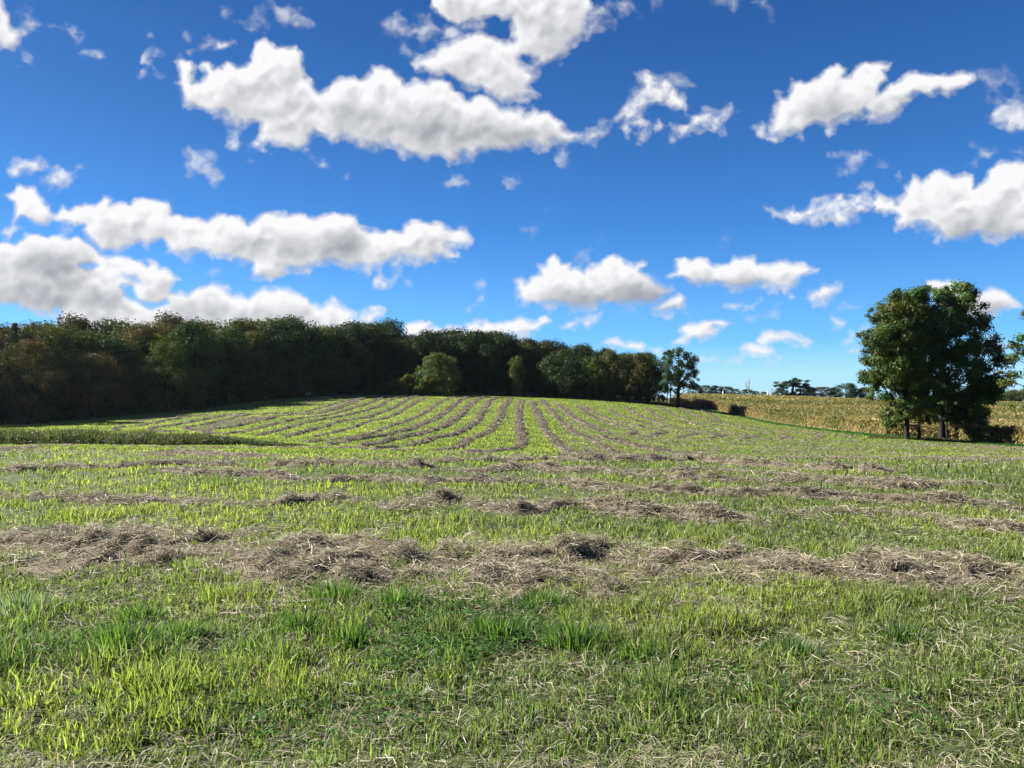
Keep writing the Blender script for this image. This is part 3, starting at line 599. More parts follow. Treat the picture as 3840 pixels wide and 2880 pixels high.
# spread the cover map a little so that it has no holes
_c = COVER.copy()
for dj in (-2, -1, 1, 2): _c = np.maximum(_c, np.roll(COVER, dj, 1))
COVER2 = _c.copy()
for di in (-2, -1, 1, 2): COVER2 = np.maximum(COVER2, np.roll(_c, di, 0))

# ---------------------------------------------------------------- grass
def blades(P, h, w, lean, yaw, face, col, rng):
    """bent blades, 5 corners each: P base, h height, w width, lean radians towards yaw, face turn of the flat side"""
    n = len(P); d = np.stack([np.cos(yaw), np.sin(yaw), np.zeros(n)], -1); up = np.array([0, 0, 1.])
    s = np.stack([np.cos(face), np.sin(face), np.zeros(n)], -1)*w[:, None]/2
    l1 = lean*.5; l2 = lean*1.3
    m = P+(d*np.sin(l1)[:, None]+up*np.cos(l1)[:, None])*(h*.55)[:, None]
    t = m+(d*np.sin(l2)[:, None]+up*np.cos(l2)[:, None])*(h*.45)[:, None]
    V = np.stack([P-s*.8, P+s*.8, m-s, m+s, t], 1).reshape(-1, 3); b = np.arange(n)[:, None]*5
    return V, b+[0, 1, 3, 2], b+[2, 3, 4], np.repeat(col, 5, 0)
def grass_colour(X, Y, rng):
    n = len(X)
    a = fbm(X*.5, Y*.5, 4, 71); b = fbm(X*.12+5, Y*.12, 4, 72); c = fbm(X*2.3, Y*2.3, 3, 73)
    bright = np.array([.41, .48, .10]); mid = np.array([.22, .31, .07]); dark = np.array([.12, .20, .05])
    f = np.clip((a-.35)*2.6+(b-.5)*1.6+(c-.5)*.8, 0, 1)[:, None]
    col = mid*(1-f)+bright*f
    z = np.exp(-((Y-5.0)/.95)**2)*np.clip((.58-X*.09)+(fbm(X*1.3, Y*1.3, 3, 74)-.5)*3.2, 0, 1)   # coarse lush band before the widest row
    z = np.clip(z, 0, 1)[:, None]; col = col*(1-z)+dark*1.15*z
    r = rng.rand(n); 
    col = col*(.35+1.15*rng.rand(n)**1.3)[:, None] if Y.mean() < 40 else col*(.75+.4*rng.rand(n))[:, None]
    dead = r < np.where(Y < 40, .09, .025); col[dead] = np.array([.40, .35, .20])*(.7+.5*rng.rand(dead.sum()))[:, None]
    return col
def build_grass():
    rng = np.random.RandomState(11)
    Vs, Qs, Ts, Cs, n0 = [], [], [], [], 0
    def add(P, h, w, lean, yaw, face, col):
        nonlocal n0
        V, Q, T, c = blades(P, h, w, lean, yaw, face, col, rng); Vs.append(V); Qs.append(Q+n0); Ts.append(T+n0); Cs.append(c); n0 += len(V)
    # near: tufts of blades; as many per square metre as the distance can show
    ys = np.linspace(2.1, 48, 4000); rho = np.minimum(4300, 1.35*FPX**2*1.6/ys**3); pdf = rho*ys; tot = (rho*1.52*ys).sum()*(ys[1]-ys[0])
    per = 6; nt = int(tot/per); cdf = np.cumsum(pdf); cdf /= cdf[-1]
    Y = np.interp(rng.rand(nt), cdf, ys); u = rng.uniform(-80, 1100, nt); X = (u-512)/FPX*Y
    ci, cj = _cell(X, Y); cov = COVER2[ci, cj]; keep = rng.rand(nt) > cov*.88
    den = .5*fbm(X*1.6, Y*1.6, 3, 75)+.5*fbm(X*4.5, Y*4.5, 3, 86); keep &= rng.rand(nt) < np.clip(.2+4.0*(den-.36), .34, 1)
    X, Y = X[keep], Y[keep]; nt = len(X)
    k = np.repeat(np.arange(nt), per); n = len(k)
    ang = rng.rand(n)*6.283; rr = rng.rand(n)**.5*(.016+.0022*Y[k]); x = X[k]+np.cos(ang)*rr; y = Y[k]+np.sin(ang)*rr
    hh = (.02+.10*fbm(X*.9, Y*.9, 4, 76)+.04*rng.rand(nt))[k]*(.45+.75*rng.rand(n))
    hh *= np.clip(-.15+2.4*fbm(x*2.6, y*2.6, 3, 85), .3, 2); hh *= 1+.35*np.exp(-((y-5.0)/.9)**2)*np.clip(.6-x*.09+(fbm(x*1.3, y*1.3, 3, 74)-.5)*3.2, 0, 1)
    w = np.maximum(.0062, .0010*y)*(.6+.8*rng.rand(n))
    lean = np.abs(rng.normal(size=n))*.75+.1; yaw = ang+rng.normal(size=n)*.5+0
    P = np.c_[x, y, land(x, y)-.004]
    add(P, hh, w, lean, yaw, rng.rand(n)*6.283, grass_colour(x, y, rng))
    print('near blades', n)
    # the hill and far meadow: coarser clumps
    n = 330000; y = np.exp(rng.uniform(math.log(42), math.log(232), n)); u = rng.uniform(-90, 1110, n); x = (u-512)/FPX*y
    k = (y < wood_edge(u)-1) & (y < corn_edge(u)-3.5); ci, cj = _cell(x, y); k &= rng.rand(n) > COVER2[ci, cj]*.9
    x, y = x[k], y[k]; n = len(x)
    add(np.c_[x, y, land(x, y)-.01], (.07+.08*rng.rand(n))*(1+y*.0025), .03+.0008*y*(.6+.8*rng.rand(n)), np.abs(rng.normal(size=n))*.3, rng.rand(n)*6.283,
        rng.normal(size=n)*.7, grass_colour(x, y, rng)*1.1)
    V = np.vstack(Vs)
    o = link('meadow_grass', mesh('meadow_grass', V, [np.vstack(Qs), np.vstack(Ts)], np.vstack(Cs), [M_GRASS]))
    tag(o, 'bright yellow green cut grass covering the meadow and the hill', 'grass', kind='stuff')
build_grass()

def build_tufts():
    """coarse dark green tufts left standing before the widest hay row"""
    spots = [(122, 650, .22, "upright dark green grass tuft standing alone at the left"), (140, 622, .16, "small dark green grass tuft behind the lone left one"),
             (182, 640, .14, "low dark grass tuft right of the lone left one"), (300, 632, .16, "domed dark grass tuft in the left half near the brown row"),
             (335, 602, .22, "dark grass tuft touching the near edge of the widest hay row"), (395, 610, .22, "dark grass tuft beside the one at the hay row's edge"),
             (350, 645, .15, "low green grass tuft below the pair at the hay's edge"), (500, 640, .22, "broad dark grass tuft just left of the picture's middle"),
             (575, 648, .22, "dark grass tuft with a deep shadow right of the middle"), (545, 610, .18, "grass tuft with pale bent blades at the hay row's near edge"),
             (20, 615, .2, "pale silvery grass tuft at the left edge"), (640, 660, .13, "small green grass tuft right of the deep-shadow one"),
             (790, 655, .12, "low green tuft in the right half of the near grass"), (900, 640, .12, "low green tuft near the right edge")]
    for k, (px, py, h, lab) in enumerate(spots):
        rng = np.random.RandomState(900+k); x, y = ground_at(px, py); n = 420
        a = rng.rand(n)*6.283; rr = rng.rand(n)**.7*(.10+h*.5); bx = x+np.cos(a)*rr*1.25; by = y+np.sin(a)*rr
        hh = h*(.5+.75*rng.rand(n))*(1-.45*(rr/rr.max())**2)
        c = np.array([.075, .155, .03]) if k != 10 else np.array([.22, .27, .20])
        col = c*(.6+.9*rng.rand(n))[:, None]; s = rng.rand(n) < .25; col[s] = (.19, .30, .05); s = rng.rand(n) < .03; col[s] = (.45, .42, .3)
        V, Q, T, cc = blades(np.c_[bx, by, land(bx, by)-.005]-[x, y, float(land(x, y))], hh, .0045+.003*rng.rand(n), .15+rng.rand(n)*.9*(rr/rr.max()+.15), a+rng.normal(size=n)*.4, rng.rand(n)*6.283, col, rng)
        tag(link('grass_tuft', mesh('grass_tuft', V, [Q, T], cc, [M_GRASS]), loc=(x, y, float(land(x, y)))), lab, 'grass tuft', 'coarse grass tufts in the near meadow')
build_tufts()
def build_clover():
    rng = np.random.RandomState(31); P = []
    for px, py, r, n in [(455, 622, .5, 600), (480, 640, .45, 500), (430, 660, .35, 250), (700, 690, .4, 110), (180, 700, .4, 90), (330, 720, .4, 120), (860, 720, .3, 90), (60, 650, .4, 120)]:
        x, y = ground_at(px, py); a = rng.rand(n)*6.283; q = rng.rand(n)**.5*r; P.append(np.stack([x+np.cos(a)*q*1.3, y+np.sin(a)*q], -1))
    P = np.vstack(P); n = len(P); Q = np.c_[P, land(P[:, 0], P[:, 1])+.04+.05*rng.rand(n)]
    k = np.repeat(np.arange(n), 3); a = rng.rand(n)[k]*6.283+np.tile([0, 2.09, 4.19], n); r = .009+.004*rng.rand(n)[k]
    tilt = rng.normal(size=n)[k]*.25
    d = np.stack([np.cos(a), np.sin(a), tilt], -1)*r[:, None]; s = np.stack([-np.sin(a), np.cos(a), rng.normal(size=len(k))*.2], -1)*r[:, None]*.85
    c = Q[k]+d
    V = np.stack([c-d, c-d*.1-s, c+d-s*.45, c+d+s*.45, c-d*.1+s], 1).reshape(-1, 3); b = np.arange(len(k))[:, None]*5
    col = np.array([.10, .22, .04])*(.6+.8*rng.rand(n))[k][:, None]
    tag(link('clover_leaves', mesh('clover_leaves', V, [b+[0, 1, 2], b+[0, 2, 3], b+[0, 3, 4]], np.repeat(col, 5, 0), [M_GRASS])), 'low patches of small green clover leaves among the near grass', 'clover', kind='stuff')
build_clover()

def build_weeds():
    """strip of tall weeds in the dip at the left"""
    rng = np.random.RandomState(21); n = 5200
    u = np.clip(rng.uniform(-240, 310, n), -240, 400); k = np.interp(u, [-240, 0, 150, 250, 310], [1, 1, .9, .45, .05])
    y0 = np.array([ground_at(q, 445.5+.006*max(q, 0))[1] for q in np.linspace(-240, 310, 40)]); y0 = np.interp(u, np.linspace(-240, 310, 40), y0)
    y = y0+1+(fbm(u*.05, u*0, 3, 87)-.5)*5+rng.rand(n)*9*k; x = (u-512)/FPX*y; z = land(x, y); hh = (.45+.7*fbm(x*.4, y*.4, 3, 77)+.4*rng.rand(n)**3)*k
    m = 13; i = np.repeat(np.arange(n), m); f = rng.rand(n*m); nn = n*m
    c = np.c_[x[i]+rng.normal(size=nn)*.16, y[i]+rng.normal(size=nn)*.16, z[i]+hh[i]*f]
    N_ = unit(rng.normal(size=(nn, 3))+[0, 0, .7]); a = unit(np.cross(N_, rng.normal(size=(nn, 3)))); b = np.cross(N_, a)
    s = (.06+.08*rng.rand(nn))[:, None]*(1-.4*f)[:, None]
    V1 = np.stack([c-a*s, c+b*s*.6, c+a*s, c-b*s*.6], 1).reshape(-1, 3); q = np.arange(nn)[:, None]*4+[0, 1, 2, 3]
    kinds = np.array([[.05, .085, .028], [.08, .11, .03], [.10, .085, .04], [.035, .06, .025], [.13, .13, .08]])[rng.choice(5, nn, p=[.35, .25, .15, .2, .05])]
    col = kinds*(.7+.6*rng.rand(nn))[:, None]
    V2, Q2, T2, c2 = blades(np.c_[x, y, z], hh*1.25, np.full(n, .035), rng.rand(n)*.3, rng.rand(n)*6.28, rng.normal(size=n)*.5, np.tile([.13, .12, .06], (n, 1))*(.6+.8*rng.rand(n))[:, None], rng)
    off = len(V1)
    tag(link('weed_strip', mesh('weed_strip', np.vstack([V1, V2]), [q, Q2+off, T2+off], np.vstack([np.repeat(col, 4, 0), c2]), [M_GRASS])), 'uncut strip of knee-high mixed weeds in the dip at the left', 'weeds', kind='stuff')
    # rough growth along the foot of the wood and the verge of the corn
    n = 26000; u = rng.uniform(-200, 700, n); y = wood_edge(u)-rng.rand(n)**1.3*np.interp(u, [-200, 250, 420, 640], [2.5, 3, 6, 3]); x = (u-512)/FPX*y; z = land(x, y)
    h = .35+.8*fbm(x*.25, y*.25, 3, 78)*rng.rand(n)
    N_ = unit(rng.normal(size=(n, 3))+[0, -.3, .6]); a = unit(np.cross(N_, rng.normal(size=(n, 3)))); b = np.cross(N_, a); s = (.14+.16*rng.rand(n))[:, None]
    c = np.c_[x, y, z+h*rng.rand(n)]
    V = np.stack([c-a*s, c+b*s*.6, c+a*s, c-b*s*.6], 1).reshape(-1, 3)
    col = np.array([[.06, .09, .03], [.09, .11, .035], [.14, .12, .05]])[rng.choice(3, n, p=[.5, .3, .2])]*(.6+.7*rng.rand(n))[:, None]
    tag(link('wood_edge_weeds', mesh('wood_edge_weeds', V, [np.arange(n)[:, None]*4+[0, 1, 2, 3]], np.repeat(col, 4, 0), [M_GRASS])), 'rough uncut growth along the foot of the wood', 'weeds', kind='stuff')
    n = 42000; u = rng.uniform(676, 1110, n); e = corn_edge(u); y = e+.5-rng.rand(n)*np.interp(u, [676, 760, 870, 1110], [3, 9, 7, 3.5]); x = (u-512)/FPX*y; z = land(x, y)
    V, Q, T, cc = blades(np.c_[x, y, z-.02], .16+.2*rng.rand(n)+.25*np.clip(1-(e-y)/1.5, 0, 1)*rng.rand(n), .05+.0004*y, rng.rand(n)*.5, rng.rand(n)*6.28, rng.normal(size=n)*.7,
        np.array([.065, .19, .045])*(.6+.7*rng.rand(n))[:, None], rng)
    tag(link('verge_grass', mesh('verge_grass', V, [Q, T], cc, [M_GRASS])), 'longer deep green grass along the edge of the corn', 'grass', kind='stuff')
build_weeds()

# ---------------------------------------------------------------- corn
def build_corn():
    rng = np.random.RandomState(51)
    E = np.array(EDGE); Vs, Qs, Cs = [], [], []; n0 = 0
    def strips(V, q, col, k):
        nonlocal n0
        Vs.append(V); Qs.append(q+n0); Cs.append(col); n0 += len(V)
    # whole plants near the edge: stalk, arching leaves, tassel
    d = np.r_[0, np.cumsum(np.hypot(*np.diff(E, axis=0).T))]; n = 5200
    s = rng.rand(n)*d[-1]; back = rng.rand(n)**1.2*7; bx = np.interp(s, d, E[:, 0]); by = np.interp(s, d, E[:, 1])+back
    bz = land(bx, by); H = 2.15+.35*rng.rand(n)-.25*(fbm(bx*.3, by*.3, 3, 79) < .42)
    patch = fbm(bx*.16, by*.16, 3, 80); left = np.clip((760-bearing(bx, by))/50, 0, 1)
    m = 12; i = np.repeat(np.arange(n), m); f = np.tile(np.linspace(.12, .97, m), n)+rng.normal(size=n*m)*.02; yaw = rng.rand(n*m)*6.283
    L = (.5+.35*rng.rand(n*m))*(1-.35*np.abs(f-.5)); w = .11+.06*rng.rand(n*m)
    dd = np.stack([np.cos(yaw), np.sin(yaw), np.zeros(n*m)], -1); sd = np.stack([-np.sin(yaw), np.cos(yaw), np.zeros(n*m)], -1)
    B = np.c_[bx[i], by[i], bz[i]+H[i]*f]; rise = (.35+.4*rng.rand(n*m))*f
    M = B+dd*(L*.5)[:, None]+np.c_[np.zeros((n*m, 2)), L*rise]; T = B+dd*(L*.85)[:, None]+np.c_[np.zeros((n*m, 2)), -L*(.5-.9*f)]
    ww = sd*(w/2)[:, None]
    V = np.stack([B-ww*.6, B+ww*.6, M-ww, M+ww, T-ww*.2, T+ww*.2], 1).reshape(-1, 3); b = np.arange(n*m)[:, None]*6
    dry = np.array([.55, .43, .22]); rust = np.array([.34, .19, .085]); green = np.array([.13, .20, .04]); yel = np.array([.36, .35, .09])
    g = np.clip((patch[i]-.46)*6, 0, 1)*(f > .25)*(1-left[i]); r = rng.rand(n*m)
    base = np.where((r < .42)[:, None], dry, np.where((r < .42+.2+.3*left[i])[:, None], rust, yel)); col = np.where((rng.rand(n*m) < .12+g*.5)[:, None], green, base)*(.4+1.0*rng.rand(n*m))[:, None]
    strips(V, np.concatenate([b+[0, 1, 3, 2], b+[2, 3, 5, 4]]), np.repeat(col, 6, 0), 0)
    # stalks
    a = np.array([[1, 0, 0], [-.5, .87, 0], [-.5, -.87, 0]])*.022
    V = (np.c_[bx, by, bz][:, None, None]+np.array([0, 1])[None, :, None, None]*np.c_[0*H, 0*H, H][:, None, None]+a[None, None]).reshape(-1, 3)
    b = np.arange(n)[:, None]*6; strips(V, np.concatenate([b+[0, 1, 4, 3], b+[1, 2, 5, 4], b+[2, 0, 3, 5]]), np.tile([.25, .2, .08], (n*6, 1)), 0)
    # tops of the rest of the field: canopy of leaf tips over a closed layer below
    n = 210000; u = rng.uniform(672, 1330, n); e = corn_edge(u); y = np.exp(rng.uniform(math.log(100), math.log(352), n)); k = y > e+2; u, y = u[k], y[k]; n = len(u)
    x = (u-512)/FPX*y; z = land(x, y)+1.55+.55*rng.rand(n); yaw = rng.rand(n)*6.283; el = rng.uniform(.1, 1.2, n)
    D = np.stack([np.cos(yaw)*np.cos(el), np.sin(yaw)*np.cos(el), np.sin(el)], -1); P = np.c_[x, y, z]
    V, F = ribbons(P, D, .45+.002*y+.2*rng.rand(n), .05+.0006*y*(.6+.8*rng.rand(n)), rng, .2, .15)
    band = fbm(x*.012+3, y*.06, 4, 81); g = np.clip((band-.5)*5+.35, 0, 1)[:, None]
    ol = np.array([.17, .185, .04]); ta = np.array([.31, .26, .085])
    col = (ol*g+ta*(1-g))*(.8+.35*rng.rand(n))[:, None]
    strips(V, F, np.repeat(col, 6, 0), 0)
    # closed layer
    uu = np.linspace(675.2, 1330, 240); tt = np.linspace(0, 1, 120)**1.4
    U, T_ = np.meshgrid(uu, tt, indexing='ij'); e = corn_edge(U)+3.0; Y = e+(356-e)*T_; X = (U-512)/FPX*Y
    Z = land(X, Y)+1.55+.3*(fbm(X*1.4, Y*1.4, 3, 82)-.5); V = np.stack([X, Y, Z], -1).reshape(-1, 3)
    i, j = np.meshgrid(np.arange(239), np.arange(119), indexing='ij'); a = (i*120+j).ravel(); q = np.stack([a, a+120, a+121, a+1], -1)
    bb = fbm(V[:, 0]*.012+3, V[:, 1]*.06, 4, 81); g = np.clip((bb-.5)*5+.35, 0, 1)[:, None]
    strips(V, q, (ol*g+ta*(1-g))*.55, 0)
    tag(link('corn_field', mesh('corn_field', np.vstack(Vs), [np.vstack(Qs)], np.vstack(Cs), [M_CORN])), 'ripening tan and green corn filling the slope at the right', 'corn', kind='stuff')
build_corn()

# ---------------------------------------------------------------- trees
def tubes(paths, sides=6):
    """tapered tubes; each path is (points (k,3), radii (k,))"""
    Vs, Qs, n0 = [], [], 0
    for P, r in paths:
        P = np.asarray(P, float); T = unit(np.gradient(P, axis=0)); ref = np.array([.31, .95, .05])
        A = unit(np.cross(T, ref)); B = np.cross(T, A); a = np.arange(sides)/sides*6.2832
        ring = P[:, None]+(A[:, None]*np.cos(a)[None, :, None]+B[:, None]*np.sin(a)[None, :, None])*np.asarray(r)[:, None, None]
        Vs.append(ring.reshape(-1, 3)); k = len(P)
        i, j = np.meshgrid(np.arange(k-1), np.arange(sides), indexing='ij'); j2 = (j+1) % sides
        Qs.append(np.stack([i*sides+j, i*sides+j2, (i+1)*sides+j2, (i+1)*sides+j], -1).reshape(-1, 4)+n0); n0 += k*sides
    return np.vstack(Vs), np.vstack(Qs)
def leaves(clumps, per, size, rng, shell=.5, flat=.85, up=.5, base=(1, 1, 1), vary=.36, hue=.18):
    """leaf quads scattered through clumps (x,y,z,r[,tint rgb])"""
    c = np.array([q[:4] for q in clumps], float); tint = np.array([q[4] if len(q) > 4 else (1, 1, 1) for q in clumps], float)
    cnt = np.maximum(6, (per*(c[:, 3]/c[:, 3].mean())**2).astype(int)); k = np.repeat(np.arange(len(c)), cnt); n = len(k)
    d = unit(rng.normal(size=(n, 3))); rr = c[k, 3]*(shell+(1.08-shell)*rng.rand(n))**1.0
    P = c[k, :3]+d*rr[:, None]*[1, 1, flat]
    N_ = unit(d*1.0+rng.normal(size=(n, 3))*.40+[0, 0, up*.5]); a = unit(np.cross(N_, rng.normal(size=(n, 3)))); b = np.cross(N_, a)
    s = (size*(.6+.8*rng.rand(n)))[:, None]
    V = np.stack([P-a*s, P+b*s*.55-a*s*.1, P+a*s, P-b*s*.55-a*s*.1], 1).reshape(-1, 3)
    cb = (1+rng.normal(size=len(c))*vary*.6)[k]*(1+rng.normal(size=n)*vary*.6); h = rng.normal(size=len(c))[k]*hue
    col = np.stack([cb*(1+h), cb, cb*(1-h*.3)], -1)*tint[k]*base
    return V, np.arange(n)[:, None]*4+[0, 1, 2, 3], np.repeat(np.clip(col, .15, 3), 4, 0)
def limb(p, q, r0, r1, rng, k=5, sag=.12):
    t = np.linspace(0, 1, k)[:, None]; L = np.linalg.norm(np.subtract(q, p))
    P = np.array(p)*(1-t)+np.array(q)*t; P += np.sin(t*3.1416)*np.array([0, 0, -sag*L])+np.sin(t*3.1416)*rng.normal(size=3)*L*.05
    return P, r0+(r1-r0)*t[:, 0]**.8
def broadleaf(H, Rr, base_f, seed, n_cl=62, per=135, size=.26, trunk_r=.022, shape=1.0, lean=0, cr=.115):
    rng = np.random.RandomState(seed); cl = []; zb = H*base_f; ch = H-zb
    for i in range(n_cl):
        f = rng.rand()**.85; a = rng.rand()*6.283
        prof = math.sin(math.pi*min(1, max(0, f*.80+.16))**shape)**.6
        rad = Rr*prof*(.5+.5*rng.rand()**.4)*(1+.16*math.sin(3*a+seed))
        r = H*cr*(.6+.6*rng.rand())
        cl.append((math.cos(a)*rad+lean*f, math.sin(a)*rad, zb+ch*f*.93+r*.1, r))
    cl.append((lean, 0, H-H*.07, H*.08))
    V, Q, col = leaves(cl, per, size, rng, .45)
    top = H*.72; tr = [(np.array([[0, 0, -.3], [.02*H*rng.normal(), .02*H*rng.normal(), H*.3], [lean*.6+.02*H*rng.normal(), .01*H, top]]), [H*trunk_r*1.25, H*trunk_r, H*trunk_r*.3])]
    for q in rng.choice(len(cl), 16, replace=False):
        x, y, z = cl[q][:3]; z0 = max(H*.12, z-H*.28*(.5+rng.rand())); t = z0/top
        tr.append(limb((lean*.6*t, 0, min(z0, top)), (x*.7, y*.7, z-.3), H*trunk_r*.3, H*trunk_r*.06, rng))
    return mesh('crown', V, [Q], col, [M_LEAF]), mesh('trunk', *(lambda a: (a[0], [a[1]]))(tubes(tr)), None, [M_BARK], smooth=True)
def conifer(H, Rr, seed, per=34, size=.2):
    rng = np.random.RandomState(seed); cl = []
    for i in range(64):
        f = (i+rng.rand())/64; a = i*2.4+rng.rand()*.5; rad = Rr*(1-f)**.9*(.55+.5*rng.rand())
        for q in (.45, 1.0): cl.append((math.cos(a)*rad*q, math.sin(a)*rad*q, H*(.08+.9*f)-rad*q*.22, max(.28, .055*H*(1.1-f)*(1.1-.45*q))))
    cl.append((0, 0, H*.97, .25))
    V, Q, col = leaves(cl, per, size, rng, .3, .55, .25)
    tr = [(np.array([[0, 0, -.3], [0, 0, H*.5], [0, 0, H]]), [H*.018, H*.012, .02])]
    return mesh('crown', V, [Q], col, [M_LEAF]), mesh('trunk', *(lambda a: (a[0], [a[1]]))(tubes(tr)), None, [M_BARK], smooth=True)
def tree(name, meshes, X, Y, scale, color, label, cat='tree', group=None, rot=0, squash=(1, 1)):
    r = bpy.data.objects.new(name, None); C.objects.link(r); r.location = (X, Y, float(land(X, Y))-.05); r.empty_display_size = .5
    r.rotation_euler = (0, 0, rot); r.scale = (scale*squash[0], scale*squash[0], scale*squash[1])
    c = link('crown', meshes[0], r); t = link('trunk', meshes[1], r); c.color = (*color, 1)
    tag(r, label, cat, group); return r
GREEN, DARK, OLIVE, RUST, YELLOW, BLUE = (.10, .16, .030), (.060, .108, .026), (.14, .155, .038), (.17, .13, .05), (.16, .20, .040), (.078, .13, .05)
LUMP = .12
VAR = [(broadleaf(20, 5.4, .08, 1, 66, shape=1.2), 20), (broadleaf(20, 6.4, .04, 2, 78, shape=1.35), 20), (broadleaf(20, 4.8, .10, 3, 60, shape=1.0), 20), (broadleaf(20, 6.0, .02, 4, 84, 115, cr=.10, shape=1.5), 20),
       (broadleaf(20, 5.2, .16, 5, 56, lean=1.2, shape=1.2), 20), (broadleaf(20, 4.4, .03, 6, 64, shape=1.6, cr=.1), 20)]
SPRUCE = conifer(16, 3.2, 9)
SHRUB = [broadleaf(4, 2.0, .0, 21, 34, 110, .13, .02, 1.1, cr=.16), broadleaf(4, 2.4, .0, 22, 38, 110, .13, .02, 1.2, cr=.15)]
def skyline(u): return np.interp(u, np.array([-600, 0, 60, 160, 250, 330, 420, 560, 620, 700, 780, 830, 860, 900, 960, 1050, 1130, 1210, 1270, 1330, 1350, 1390, 1430])*.4629,
    np.array([660, 687, 690, 690, 686, 690, 688, 690, 685, 695, 697, 690, 706, 712, 708, 712, 725, 735, 748, 750, 762, 760, 766])*.4629)
def build_wood():
    rng = np.random.RandomState(77); ordn = 0
    words = ['dark green', 'green', 'olive', 'rust-tinged', 'yellow-green', 'grey-green']; cols = [DARK, GREEN, OLIVE, RUST, YELLOW, BLUE]
    for row, (off, sp, f0, f1) in enumerate([(1.0, 7.6, .02, .50), (7.5, 6.2, .0, .24), (13, 6.6, -.05, .15), (20, 6.8, -.06, .08)]):
        u = -330.
        while u < (655 if row < 2 else 648):
            Yb = float(wood_edge(u)); Y = Yb+off+rng.rand()*(5 if row == 0 else 2.5); X = (u-512)/FPX*Y
            base = float(land(X, Y)); zt = at(u, float(skyline(u)), Y)[1]; Hfull = zt-base
            if Hfull > 5:
                h = Hfull*(1-rng.uniform(f0, f1)); h = max(h, 5)
                if u < 175: p = [.12, .22, .26, .28, .06, .06]
                elif u < 330: p = [.25, .32, .22, .10, .07, .04]
                elif u < 520: p = [.62, .25, .1, .0, .02, .01]
                else: p = [.45, .28, .2, .0, .06, .01]
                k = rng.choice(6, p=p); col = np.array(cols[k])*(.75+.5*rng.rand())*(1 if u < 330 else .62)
                (cm, H0) = VAR[rng.randint(6)]
                stretch = 'left' if u < 175 else 'middle' if u < 400 else 'right'
                if row == 0:
                    ordn += 1; lab = '%s front tree of the wood, number %d from its left end' % (words[k], ordn)
                elif row == 1: lab = '%s tree just behind the front trees, %s stretch of the wood' % (words[k], stretch)
                else: lab = '%s crown deep in the wood, %s stretch of its skyline' % (words[k], stretch)
                nm = 'wood_tree'
                if row >= 1 and u < 40 and rng.rand() < .3 or (row == 2 and u < 70 and rng.rand() < .3):
                    cm, H0, lab, nm, col = SPRUCE, 16, 'blue-green conifer among the broadleaf crowns at the left end', 'conifer_tree', np.array(BLUE)*.8
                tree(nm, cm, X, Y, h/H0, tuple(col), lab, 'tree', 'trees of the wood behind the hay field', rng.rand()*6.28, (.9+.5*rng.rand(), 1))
            u += sp*FPX/Y*(.8+.4*rng.rand())
    # undergrowth that closes the foot of the wood
    u = -330.; k = 0
    while u < 650:
        Y = float(wood_edge(u))+3+rng.rand()*5; X = (u-512)/FPX*Y; k += 1
        tree('undergrowth_shrub', SHRUB[k % 2], X, Y, .9+.7*rng.rand(), tuple(np.array([DARK, GREEN, OLIVE][rng.randint(3)])*.8), 'dark undergrowth shrub between the trunks of the wood', 'shrub', 'undergrowth along the foot of the wood', rng.rand()*6, (1.3, 1))
        u += 3.0*FPX/Y
build_wood()
def by_px(px, ytop, Y, cm, H0, col, lab, name='tree', group=None, w=None, rot=0, cat='tree'):
    X = (px-512)/FPX*Y; zt = at(px, ytop, Y)[1]; h = zt-float(land(X, Y)); s = h/H0
    q = 1 if w is None else (w/FPX*Y)/(2*s)/1.0
    return tree(name, cm, X, Y, s, col, lab, cat, group, rot, (q, 1))
